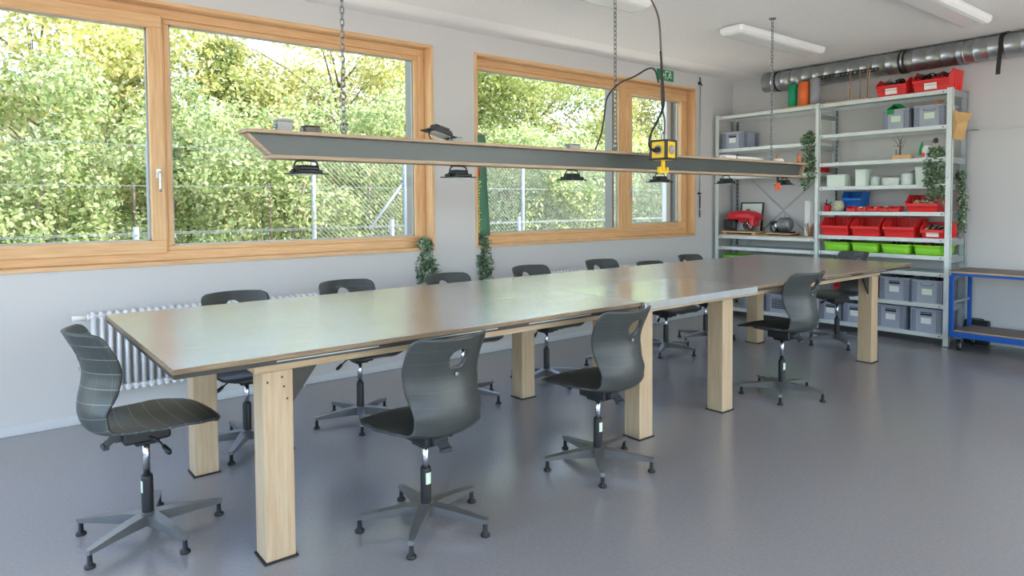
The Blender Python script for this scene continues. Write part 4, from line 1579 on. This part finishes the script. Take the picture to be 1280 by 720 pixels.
tool_heap(2.61, 1.105, xf + .14, 'small brown and white parts in the labelled red bin', [M_tanpot, M_card, M_boxg, M_black], 13, .07)
tool_heap(2.71, 1.365, xf + .15, 'pale wooden strips lying in the wide red bin', [M_card, M_slate, M_stick], 14, .10)
for _k, _n in enumerate(('second', 'third', 'fourth')):
    tool_heap(3.281 - _k * .107, 1.312, xf + .048, 'white and grey bits heaped in the %s small red bin' % _n, [M_paper, M_boxg, M_darkst], 15 + _k, .05, 6).scale = (.42, .42, .6)

# ---- lime green trays
def rrect(w, d, c, z, n=4):
    out = []
    for (sx, sy, a0) in ((1, 1, 0), (-1, 1, PI / 2), (-1, -1, PI), (1, -1, 3 * PI / 2)):
        for k in range(n + 1):
            a = a0 + k * PI / 2 / n
            out.append((sx * (d / 2 - c) + c * math.cos(a), sy * (w / 2 - c) + c * math.sin(a), z))
    return out
def tray(y0, y1, z, x, d, h, label, m=None):
    w = y1 - y0
    r = thing('plastic_tray', label, 'tray', (x + d / 2, (y0 + y1) / 2, z), 0, 'lime green trays')
    q = MB()
    q.loft([rrect(w - .045, d - .05, .04, 0), rrect(w - .03, d - .03, .045, .02), rrect(w - .012, d - .012, .05, h - .012), rrect(w - .018, d - .018, .05, h - .012), rrect(w - .036, d - .036, .042, .022), rrect(w - .05, d - .055, .04, .006)])
    q.build('basin', m or M_green, r, world=False)
    q = MB()
    q.loft([rrect(w - .014, d - .014, .05, h - .012), rrect(w, d, .05, h - .012), rrect(w, d, .05, h), rrect(w - .018, d - .018, .05, h)], cap0=False, cap1=False, smooth=False)
    q.build('rim', m or M_green, r, world=False)
    return r
tray(3.420, 3.708, .8685, xf - .01, .36, .098, 'lime green tray against the middle post')
tray(3.118, 3.404, .8685, xf - .01, .36, .098, 'lime green tray, second from the middle post')
tray(2.810, 3.104, .8685, xf - .01, .36, .098, 'lime green tray, third from the middle post')
tray(2.510, 2.796, .8685, xf - .01, .36, .098, 'lime green tray beside the right post')
for k, y in enumerate((4.70, 4.395, 4.09, 3.79)):
    tray(y, y + .285, .6005, xf - .01, .36, .150, 'lime green tray in the left bay, %s from the window wall' % ['first', 'second', 'third', 'fourth'][k])
MB  # noqa
o = thing('tray_label', 'white paper card leaning in front of the first left-bay tray', 'paper', (xf - .014, 4.80, .6005))
MB().box(-.003, -.05, 0, 0, .05, .135).build('card', M_paper, o, world=False)
tool_heap(2.957, .925, xf + .15, 'dark bits lying in the third lime tray', [M_black, M_darkst], 21, .08, 6)
tool_heap(3.55, .925, xf + .15, 'dark bits lying in the lime tray by the middle post', [M_black, M_darkst], 22, .08, 6)
tool_heap(2.66, .925, xf + .15, 'brown sticks lying in the lime tray by the right post', [M_reddk, M_stick, M_darkst], 23, .08, 6)

# ---- things on the top boards
o = MB().box(7.29, 3.795, 2.463, 7.50, 4.20, 2.482, .002).build('wooden_board', M_plyY)
tag(o, 'thin wooden board under the three rolls on top of the shelving', 'board')
o = MB().box(7.29, 3.23, 2.463, 7.50, 3.68, 2.480, .002).build('wooden_board', M_plyY)
tag(o, 'thin wooden board carrying the upright sticks on top of the shelving', 'board')
def roll(y, r_, h, m, label, z=2.482):
    t = thing('fabric_roll', label, 'roll', (7.36, y, z), 0, 'rolls standing on top of the shelving')
    q = MB().lathe([(r_ * .35, 0), (r_, 0), (r_, h), (r_ * .82, h), (r_ * .82, h - .01), (r_ * .62, h - .01), (r_ * .62, h), (r_ * .35, h), (r_ * .35, 0)], n=22)
    q.build('wound_sheet', m, t, world=False)
    q = MB().box(r_ * .98, -.006, 0, r_ * 1.06, .05, h)
    q.build('loose_edge', m, t, world=False)
roll(4.100, .050, .255, M_greenr, 'green roll standing on top of the shelving')
roll(3.965, .060, .265, M_orange, 'orange roll standing between the green and the grey roll')
roll(3.838, .053, .290, M_greyr, 'grey roll standing right of the orange roll')
for k, (y, h) in enumerate(((3.475, .40), (3.365, .31), (3.29, .36))):
    t = thing('stick_stand', ['wooden stick with a small trestle foot on top of the shelving', 'middle thin stick standing on top of the shelving', 'right forked stick standing on top of the shelving'][k], 'stick', (7.40, y, 2.480))
    MB().tube([(0, 0, 0), (.004, .003, h * .5), (0, .004, h)], [.0055, .005, .0035], 6).build('stick', M_stick, t, world=False)
    if k == 0:
        q = MB()
        q.tube([(0, -.035, 0), (0, 0, .16)], .004, 6)
        q.tube([(0, .035, 0), (0, 0, .16)], .004, 6)
        q.build('trestle', M_sprZ, t, world=False)
    if k == 2:
        MB().tube([(0, -.022, 0), (0, -.018, h * .85)], .004, 6).build('side_stick', M_sprZ, t, world=False)
t = thing('perforated_rail', 'perforated dark metal rail lying in front of the duct', 'rail', (7.44, 3.50, 2.70))
m = MB()
for zz in (0, .032):
    m.bar((7.455, 3.86, 2.770 + zz), (7.455, 3.22, 2.770 + zz), .006, .010)
for k in range(16):
    y = 3.86 - k * .0427
    m.bar((7.455, y, 2.772), (7.455, y - .012, 2.802), .006, .012)
m.build('lattice', M_darkst, t)
m = MB()
m.box(7.45, 3.84, 2.463, 7.46, 3.855, 2.775)
m.build('prop', M_darkst, t)

# ---- shelf with the twigs and the spray bottle (1.822)
t = thing('twig_block', 'wooden block with bare twigs stuck in it', 'twigs', (7.33, 2.91, 1.8225))
MB().box(-.035, -.085, 0, .045, .085, .045, .003).build('block', M_sprY, t, world=False)
m = MB()
m.tube([(0, .025, .04), (.002, .022, .12), (0, .018, .20)], [.012, .008, .004], 7)
for (y0, z0, y1, z1) in ((.022, .12, .095, .215), (.022, .10, -.035, .175), (.02, .14, .05, .24), (.02, .16, -.005, .245), (.03, .13, .09, .14), (.02, .15, -.04, .20)):
    m.tube([(0, y0, z0), (.004, (y0 + y1) / 2, (z0 + z1) / 2 + .006), (0, y1, z1)], [.004, .003, .0015], 5)
m.tube([(0, .06, .045), (0, .06, .10)], .005, 6)
m.build('twig', M_bark, t, world=False)
t = thing('spray_bottle', 'green and white spray gun bottle on the upper right shelf', 'bottle', (7.33, 2.690, 1.8225))
MB().lathe([(0, 0), (.040, 0), (.042, .01), (.042, .085), (.03, .12), (.022, .125), (0, .125)], n=16).build('bottle', M_white, t, world=False)
m = MB()
m.box(-.02, -.045, .125, .02, .03, .165, .006)
m.tube([(0, -.03, .155), (0, -.075, .160)], [.016, .012], 10)
m.build('head', M_boxg, t, world=False)
MB().lathe([(0, -.095), (.024, -.095), (.026, -.07), (.014, -.062), (0, -.062)], c=(0, 0, .165), n=14, axis='y').build('nozzle', M_rubber, t, world=False)
m = MB()
m.bar((0, .03, .16), (0, .055, .08), .022, .024)
m.bar((0, .055, .085), (0, .062, .03), .020, .020)
m.build('grip', M_greenc, t, world=False)
MB().box(-.044, .000, .012, -.036, .034, .05, .003).build('red_mark', M_redbin, t, world=False)
# ---- shelf with boxes and jars (1.564)
zs = 1.5645
def white_box(y0, y1, h, x, d, label, m=None):
    t = thing('carton', label, 'box', (x + d / 2, (y0 + y1) / 2, zs), 0, 'pale boxes on the jar shelf')
    w = (y1 - y0) / 2
    MB().box(-d / 2, -w, 0, d / 2, w, h * .86, .002).build('body', m or M_slate, t, world=False)
    MB().box(-d / 2 - .002, -w - .002, h * .86, d / 2 + .002, w + .002, h, .002).build('lid', m or M_slate, t, world=False)
white_box(3.470, 3.660, .128, xf, .16, 'low wide pale box at the left of the jar shelf')
white_box(3.255, 3.355, .172, xf, .15, 'tall narrow pale box on the jar shelf')
t = thing('tilted_carton', 'pale box standing tilted left of the trailing plant', 'box', (xf + .08, 2.735, zs))
MB().prism([(-.05, 0), (.035, 0), (.05, .165), (-.035, .165)][::-1], 'x', -.06, .06).build('body', M_slate, t, world=False)
MB().prism([(-.036, .165), (.051, .165), (.052, .175), (-.035, .175)], 'x', -.062, .062).build('lid', M_slate, t, world=False)
def jar(y, x, r_, h, label, m, lid):
    t = thing('glass_jar', label, 'jar', (x, y, zs), 0, 'jars on the jar shelf')
    MB().lathe([(0, 0), (r_ * .95, 0), (r_, .008), (r_, h * .78), (r_ * .8, h * .86), (0, h * .86)], n=18).build('glass_body', m, t, world=False)
    MB().lathe([(0, h * .86), (r_ * .84, h * .86), (r_ * .84, h), (0, h)], n=18).build('lid', lid, t, world=False)
M_clear = mat('frosted_clear_plastic', (212, 222, 216), 0.2, var=0.06, vscale=20)
for k, (y, x, r_, h) in enumerate(((3.41, 7.50, .042, .12), (3.195, 7.40, .048, .11), (3.125, 7.50, .048, .105), (2.875, 7.36, .055, .135), (2.845, 7.52, .05, .15), (2.625, 7.50, .05, .13))):
    jar(y, x, r_, h, 'clear jar, %s from the left on the jar shelf' % ['first', 'second', 'third', 'fourth', 'fifth', 'sixth'][k], M_clear, M_boxg)
t = thing('wire_basket', 'shallow white basket in the middle of the jar shelf', 'basket', (7.35, 3.01, zs))
q = MB().loft([rrect(.14, .12, .02, 0), rrect(.155, .13, .02, .075), rrect(.145, .12, .02, .075), rrect(.13, .11, .02, .006)])
q.build('bowl', M_white, t, world=False)
q = MB()
for k in range(8):
    q.bar((-.066, -.068 + k * .0195, .004), (-.069, -.073 + k * .021, .073), .004, .003, up=(1, 0, 0))
q.build('rib', M_slate, t, world=False)
o = MB().box(7.275, 2.52, zs, 7.50, 3.70, zs + .004).build('liner_board', M_ply)
bpy.data.objects.remove(o)

# ---- shelf above the red bins: jar, red pot of tools
zs2 = 1.2945
t = thing('stone_jar', 'speckled cream jar on the shelf above the red bins', 'jar', (xf + .035, 3.545, zs2))
MB().lathe([(0, 0), (.046, 0), (.056, .02), (.060, .06), (.050, .10), (.042, .108), (.045, .118), (.036, .118), (.036, .02), (0, .02)], n=20).build('pot', M_tanpot, t, world=False)
t = thing('pot_of_tools', 'small red pot with tools sticking out beside the speckled jar', 'pot', (xf + .04, 3.668, zs2))
MB().lathe([(0, 0), (.032, 0), (.042, .06), (.044, .065), (.036, .065), (.030, .01), (0, .01)], n=16).build('pot', M_redbin, t, world=False)
m = MB()
m.tube([(0, .005, .02), (.003, .012, .13)], .006, 6)
m.tube([(.01, -.01, .02), (.01, -.03, .105)], .006, 6)
m.tube([(-.01, .0, .02), (-.012, .02, .095)], .007, 6)
m.tube([(0, -.015, .02), (.006, -.005, .085)], .009, 6)
m.build('tool', M_black, t, world=False)

# ---- left bay: engines, framed picture, paper, stalks (on the plywood board, z = 1.012)
zp = 1.012
t = thing('framed_picture', 'black-framed picture leaning behind the red engine', 'picture', (7.60, 4.78, zp))
an = math.radians(8)
def lean(p):
    x, y, z = p
    return (x * math.cos(an) + z * math.sin(an), y, -x * math.sin(an) + z * math.cos(an) + .004)
def lbox(x0, y0, z0, x1, y1, z1):
    q = MB().box(x0, y0, z0, x1, y1, z1)
    q.v = [lean(p) for p in q.v]
    return q
hh, ww = .385, .155
m = MB()
for b in ((-.012, -ww, 0, .008, ww, .014), (-.012, -ww, hh - .014, .008, ww, hh), (-.012, -ww, .014, .008, -ww + .014, hh - .014), (-.012, ww - .014, .014, .008, ww, hh - .014)):
    q = lbox(*b)
    m.add(q.v, q.f)
m.build('frame', M_black, t, world=False)
lbox(-.004, -ww + .014, .014, .004, ww - .014, hh - .014).build('print', M_tanpot if False else M_slate, t, world=False)

E1 = thing('red_engine', 'small red and black petrol engine mounted on a wooden board', 'engine', (7.42, 4.755, zp))
MB().box(-.14, -.235, .018, .14, .225, .036, .003).build('mount_board', M_sprY, E1, world=False)
for y in (-.20, .19):
    MB().box(-.12, y - .02, 0, .12, y + .02, .018, .002).build('runner', M_sprY, E1, world=False)
m = MB()
m.box(-.07, -.09, .036, .08, .06, .15, .01)
m.cyl((-.075, -.05, .11), (.08, -.05, .11), .062, 16)
for k in range(7):
    m.box(-.078, -.15, .05 + k * .014, .06, -.03, .055 + k * .014)
m.build('crankcase', M_engs, E1, world=False)
m = MB()
m.loft([rrect(.36, .22, .03, .175), rrect(.39, .24, .04, .195), rrect(.38, .23, .05, .240), rrect(.30, .18, .05, .268), rrect(.22, .13, .05, .286)])
m.v = [(x, y - .01, z) for x, y, z in m.v]
m.box(-.12, -.195, .10, .04, -.14, .20, .012)
m.box(-.10, -.15, .14, .06, .02, .19, .012)
m.build('tank', M_engr, E1, world=False)
MB().lathe([(0, .29), (.022, .29), (.022, .305), (0, .305)], c=(0, -.06, 0), n=14).build('fuel_cap', M_black, E1, world=False)
m = MB()
m.box(-.14, .045, .058, .03, .20, .178, .016)
for k in range(4):
    m.box(-.144, .06, .075 + k * .026, -.13, .185, .083 + k * .026)
m.build('air_filter_box', M_black, E1, world=False)
m = MB()
m.lathe([(0, 0), (.058, 0), (.058, .012), (.035, .02), (.012, .02), (.012, .03), (0, .03)], c=(-.10, -.11, .105), n=18, axis='x')
m.build('flywheel', M_chrome, E1, world=False)
m = MB()
for a in range(6):
    m.bar((-.106, -.11, .105), (-.106, -.11 + .05 * math.cos(a * PI / 3), .105 + .05 * math.sin(a * PI / 3)), .012, .006, up=(1, 0, 0))
m.build('spoke', M_black, E1, world=False)

E2 = thing('small_motor', 'small silver and black motor on a pale mounting board', 'motor', (7.42, 4.245, zp))
MB().box(-.12, -.16, .014, .12, .16, .026, .002).build('mount_board', M_sprY, E2, world=False)
for y in (-.13, .12):
    MB().box(-.11, y - .02, 0, .11, y + .02, .014, .002).build('runner', M_black, E2, world=False)
m = MB()
m.lathe([(0, -.11), (.06, -.11), (.075, -.095), (.08, -.03), (.08, .02), (.07, .03), (0, .03)], c=(0, 0, .125), n=20, axis='y')
for k in range(5):
    m.lathe([(.080, -.09 + k * .024), (.086, -.088 + k * .024), (.086, -.080 + k * .024), (.080, -.078 + k * .024)], c=(0, 0, .125), n=20, axis='y')
m.build('housing', M_engs, E2, world=False)
m = MB()
m.lathe([(0, .03), (.055, .03), (.06, .04), (.06, .06), (.05, .068), (0, .068)], c=(0, .01, .105), n=18, axis='y')
m.build('front_plate', M_chrome, E2, world=False)
m = MB()
m.box(-.05, .03, .13, .05, .14, .165, .01)
m.bar((0, .10, .15), (0, .15, .12), .05, .02)
m.lathe([(.062, .078), (.066, .082), (.066, .10), (.062, .104)], c=(0, .02, .095), n=18, axis='y')
m.box(-.08, -.12, .026, .08, .08, .045, .004)
m.build('bracket', M_black, E2, world=False)
MB().box(-.06, .02, .026, .06, .13, .034, .002).build('base_plate', M_boxg, E2, world=False)
MB().tube([(0, -.03, .20), (0, -.028, .245)], .003, 5).build('spark_rod', M_darkst, E2, world=False)
o = thing('leaning_card', 'thin dark card lying under the small motor board', 'card', (7.31, 4.12, zp)) if False else None
t = thing('paper_roll', 'tall white paper roll standing at the middle post in the left bay', 'paper roll', (7.55, 3.965, zp))
MB().lathe([(.03, 0), (.062, 0), (.062, .40), (.05, .40), (.05, .395), (.03, .395), (.03, 0)], n=20).build('wound_paper', M_paper, t, world=False)
MB().box(-.066, -.02, 0, -.060, .045, .40).build('loose_edge', M_paper, t, world=False)
t = thing('dried_stalks', 'bundle of dried brown stalks beside the white paper roll', 'stalks', (7.42, 3.905, zp))
rng = random.Random(9)
m = MB()
for k in range(16):
    a, b = rng.uniform(-.06, .06), rng.uniform(-.05, .05)
    m.tube([(b * .3, a * .3, 0), (b, a, rng.uniform(.10, .17))], [.0025, .0035], 5)
m.build('stalk', M_stick, t, world=False)
MB().lathe([(.016, .02), (.022, .02), (.022, .035), (.016, .035)], n=10).build('tie', M_card, t, world=False)

# ---- folded brown paper hanging at the right end of the shelving
t = thing('brown_paper_sheet', 'folded brown packing paper pinned to the right end of the shelving', 'paper', (7.30, 2.44, 1.97))
m = MB()
m.add([(7.255, 2.443, 2.265), (7.375, 2.420, 2.225), (7.40, 2.30, 2.215), (7.35, 2.355, 2.145), (7.33, 2.375, 1.975), (7.262, 2.438, 1.985)], [(0, 1, 2, 3, 4, 5)]) if False else None
A = (7.258, 2.440, 2.262)
Bp = (7.300, 2.290, 2.215)
Cp = (7.290, 2.325, 2.150)
Dp = (7.290, 2.355, 1.965)
Ep = (7.258, 2.442, 1.985)
Fp = (7.275, 2.395, 2.235)
Gp = (7.245, 2.400, 2.12)
m.add([A, Fp, Bp, Cp, Dp, Ep, Gp], [(0, 6, 1), (1, 6, 3), (1, 3, 2), (3, 6, 4), (4, 6, 5), (5, 6, 0)])
o = m.build('sheet', M_card, t)
md = o.modifiers.new('thickness', 'SOLIDIFY')
md.thickness = .004
MB().cyl((7.30, 2.45, 2.06), (7.30, 2.24, 2.055), .003, 6).build('hook', M_darkst, t)

# ================================================================== BLUE TROLLEY
Cx0, Cx1, Cy0, Cy1 = 7.10, 7.60, 1.00, 2.395
K = thing('blue_trolley', 'blue steel trolley with brown plywood decks at the right edge', 'trolley', ((Cx0 + Cx1) / 2, (Cy0 + Cy1) / 2, 0))
def deck(z):
    o = MB().box(Cx0, Cy0, z - .018, Cx1, Cy1, z - .004, .001).build('deck', M_plyY, K)
    MB().box(Cx0 + .001, Cy0 + .001, z - .004, Cx1 - .001, Cy1 - .001, z, .001).build('deck_surface', M_deck, o)
deck(.752)
MB().box(Cx0 + .012, Cy0 + .012, .708, Cx0 + .04, Cy1 - .012, .734).build('rail', M_bluef, K)
MB().box(Cx1 - .04, Cy0 + .012, .708, Cx1 - .012, Cy1 - .012, .734).build('rail', M_bluef, K)
o = MB().box(Cx0 + .036, Cy0 + .036, .178, Cx1 - .036, Cy1 - .036, .184, .001).build('deck', M_plyY, K)
o = MB().box(Cx0 + .034, Cy0 + .036, .184, Cx1 - .036, Cy1 - .036, .198, .001).build('deck', M_deck, K)
MB().box(Cx0 + .030, Cy0 + .034, .184, Cx0 + .034, Cy1 - .034, .1975).build('deck_edge', M_plyY, K)
for (a, b, c, d) in ((Cx0 + .002, Cx0 + .032, Cy0 + .002, Cy1 - .002), (Cx1 - .032, Cx1 - .002, Cy0 + .002, Cy1 - .002)):
    MB().box(a, c, .135, b, d, .186, .002).build('rail', M_bluef, K)
for y in (Cy0 + .002, Cy1 - .034):
    MB().box(Cx0 + .032, y, .135, Cx1 - .032, y + .032, .1775, .002).build('rail', M_bluef, K)
    MB().box(Cx0 + .04, y, .708, Cx1 - .04, y + .032, .7335, .002).build('rail', M_bluef, K)
    MB().box(Cx0 + .04, y + .01, .44, Cx1 - .04, y + .022, .465, .002).build('rail', M_galvd, K)
for x in (Cx0 + .002, Cx1 - .034):
    for y in (Cy0 + .002, Cy1 - .034):
        MB().box(x, y, .186, x + .032, y + .032, .708, .002).build('upright', M_bluef, K)
for x in (Cx0 + .075, Cx1 - .075):
    for y in (Cy0 + .075, Cy1 - .060):
        w = MB().lathe([(0, -.014), (.030, -.014), (.034, -.012), (.044, -.013), (.052, -.008), (.052, .008), (.044, .013), (.034, .012), (.030, .014), (0, .014)], c=(x + .018, 0, .052), n=20, axis='y')
        w.v = [(a, b + y, c) for a, b, c in w.v]
        o = w.build('caster_wheel', M_black, K)
        q = MB().lathe([(0, -.017), (.026, -.016), (.026, .016), (0, .017)], c=(x + .018, 0, .052), n=16, axis='y')
        q.v = [(a, b + y, c) for a, b, c in q.v]
        q.build('wheel_disc', M_galvd, o)
        q = MB()
        for s in (-1, 1):
            q.prism([(x - .02, .120), (x + .02, .120), (x + .026, .052), (x + .010, .048)], 'y', y + s * .019 - .0015, y + s * .019 + .0015)
        q.box(x - .035, y - .035, .118, x + .035, y + .035, .128)
        q.cyl((x, y, .126), (x, y, .135), .02, 10)
        q.build('caster_fork', M_zinc, o)
o = thing('black_case', 'flat black case on the floor against the wall behind the trolley', 'case', (7.66, 2.33, 0))
MB().box(-.035, -.10, 0, .03, .10, .235, .008).build('body', M_black, o, world=False)
MB().tube(crv([(0, -.05, .233), (0, -.045, .245), (0, .045, .245), (0, .05, .233)], 3), .006, 6).build('handle', M_rubber, o, world=False)

# ================================================================== TRAILING PLANTS
def plant(x, y, z, drop, spread, seed, label, crown=.08, n=330, up=.06, leaf=.026, wall=None):
    rng = np.random.default_rng(seed)
    r = thing('trailing_plant', label, 'plant', (x, y, z), 0, 'trailing green houseplants')
    m = MB()
    P, N = [], []
    nst = 11
    for k in range(nst):
        a = rng.uniform(-1, 1)
        L = drop * rng.uniform(.55, 1.0)
        if k < 3:
            L = drop * (1 - .08 * k)
        out = rng.uniform(.2, 1.0)
        pts = [(0, 0, 0), (wall[0] * .3 * out * spread, a * spread * .5 if wall[0] else wall[1] * .3 * out * spread, up * rng.uniform(.4, 1.2)),
               (wall[0] * out * spread * .8 + (a * spread * .7 if wall[1] else 0), (a * spread * .8 if wall[0] else wall[1] * out * spread * .8), -L * .35),
               (wall[0] * out * spread * .8 + (a * spread * .75 if wall[1] else 0), (a * spread * .85 if wall[0] else wall[1] * out * spread * .8), -L * .7),
               (wall[0] * out * spread * .75 + (a * spread * .6 if wall[1] else 0), (a * spread * .7 if wall[0] else wall[1] * out * spread * .75), -L)]
        c = crv(pts, 6)
        m.tube(c, .0016, 4)
        for q in range(n // nst):
            i = int(min(len(c) - 1, rng.uniform(0, 1) ** .85 * len(c)))
            p = np.array(c[i]) + rng.normal(0, .016, 3)
            P.append(p)
            N.append((wall[0] + rng.normal(0, .3), wall[1] + rng.normal(0, .3), .5))
    for q in range(int(n * .35)):
        d = rng.normal(0, 1, 3)
        d /= np.linalg.norm(d)
        P.append(np.array([wall[0] * crown * .4, wall[1] * crown * .4, up * .4]) + d * crown * np.array([.8, .8, .6]) * rng.uniform(.3, 1))
        N.append(d + np.array([wall[0], wall[1], .5]))
    m.build('stem', M_bark, r, world=False)
    add_leaves(np.array(P), np.array(N), leaf * 1.15, rng, 'foliage', M_ivy, r)
    q = MB().lathe([(0, -.002), (.030, -.002), (.038, .05), (.034, .05), (.028, .004), (0, .004)], n=14)
    q.build('pot', M_darkst, r, world=False)
    return r
plant(3.085, 5.150, WZ0 + .03, .31, .125, 31, 'trailing plant at the lower right corner of the left window', wall=(0, -1), n=900, crown=.105, leaf=.030)
plant(3.72, 5.150, WZ0 + .03, .37, .11, 32, 'trailing plant at the lower left corner of the right window', wall=(0, -1), n=900, crown=.095, leaf=.030)
plant(7.31, 3.855, 2.060, .52, .10, 33, 'trailing plant on the left bay beside the middle post', wall=(-1, 0), n=800, crown=.115, up=.09, leaf=.032)
plant(7.31, 2.590, 1.8245, .46, .085, 34, 'trailing plant inside the right post below the spray bottle', wall=(-1, 0), n=900, crown=.08, up=.07, leaf=.032)
plant(7.40, 2.425, 1.61, .52, .055, 35, 'trailing plant outside the right end of the shelving', wall=(0, -1), n=800, crown=.05, up=.05, leaf=.030)

# ================================================================== PENNANT in the right window
t = thing('green_pennant', 'narrow green pennant with yellow lettering hung in the right window', 'pennant', (3.70, 5.19, 1.05))
m = MB()
yy = 5.195
zs_ = np.linspace(2.05, 1.10, 14)
vs, fs = [], []
for i, z in enumerate(zs_):
    k = i / 13
    vs += [(3.668, yy + .004 * math.sin(9 * z), z), (3.735 + .022 * k, yy - .006 * math.sin(7 * z), z), (3.802 + .05 * k, yy + .004 * math.sin(8 * z + 1), z)]
for i in range(13):
    fs += [(3 * i, 3 * i + 1, 3 * i + 4, 3 * i + 3), (3 * i + 1, 3 * i + 2, 3 * i + 5, 3 * i + 4)]
m.add(vs, fs, True)
o = m.build('cloth', M_banner, t)
md = o.modifiers.new('thickness', 'SOLIDIFY')
md.thickness = .003
MB().box(3.669, yy - .014, 1.66, 3.735, yy - .009, 1.73).build('red_mark', M_bannerr, t)
MB().cyl((3.664, yy, 2.06), (3.81, yy, 2.06), .005, 8).build('top_rod', M_stick, t)
fc = bpy.data.curves.new('lettering', 'FONT')
fc.body = 'Naturerlebnis'
fc.size = .088
fc.extrude = .0008
fo = bpy.data.objects.new('lettering', fc)
COL.objects.link(fo)
dg = bpy.context.evaluated_depsgraph_get()
me = bpy.data.meshes.new_from_object(fo.evaluated_get(dg))
bpy.data.objects.remove(fo)
w = max(v.co.x for v in me.vertices)
sc_ = .50 / w
for v in me.vertices:
    x, y, z = v.co
    v.co = (3.688 + y * sc_ * .95, yy - .0145 - z, 1.625 - x * sc_)
    v.co -= Vector(t.location)
me.materials.clear()
me.materials.append(M_bannery)
put('lettering', me, t)
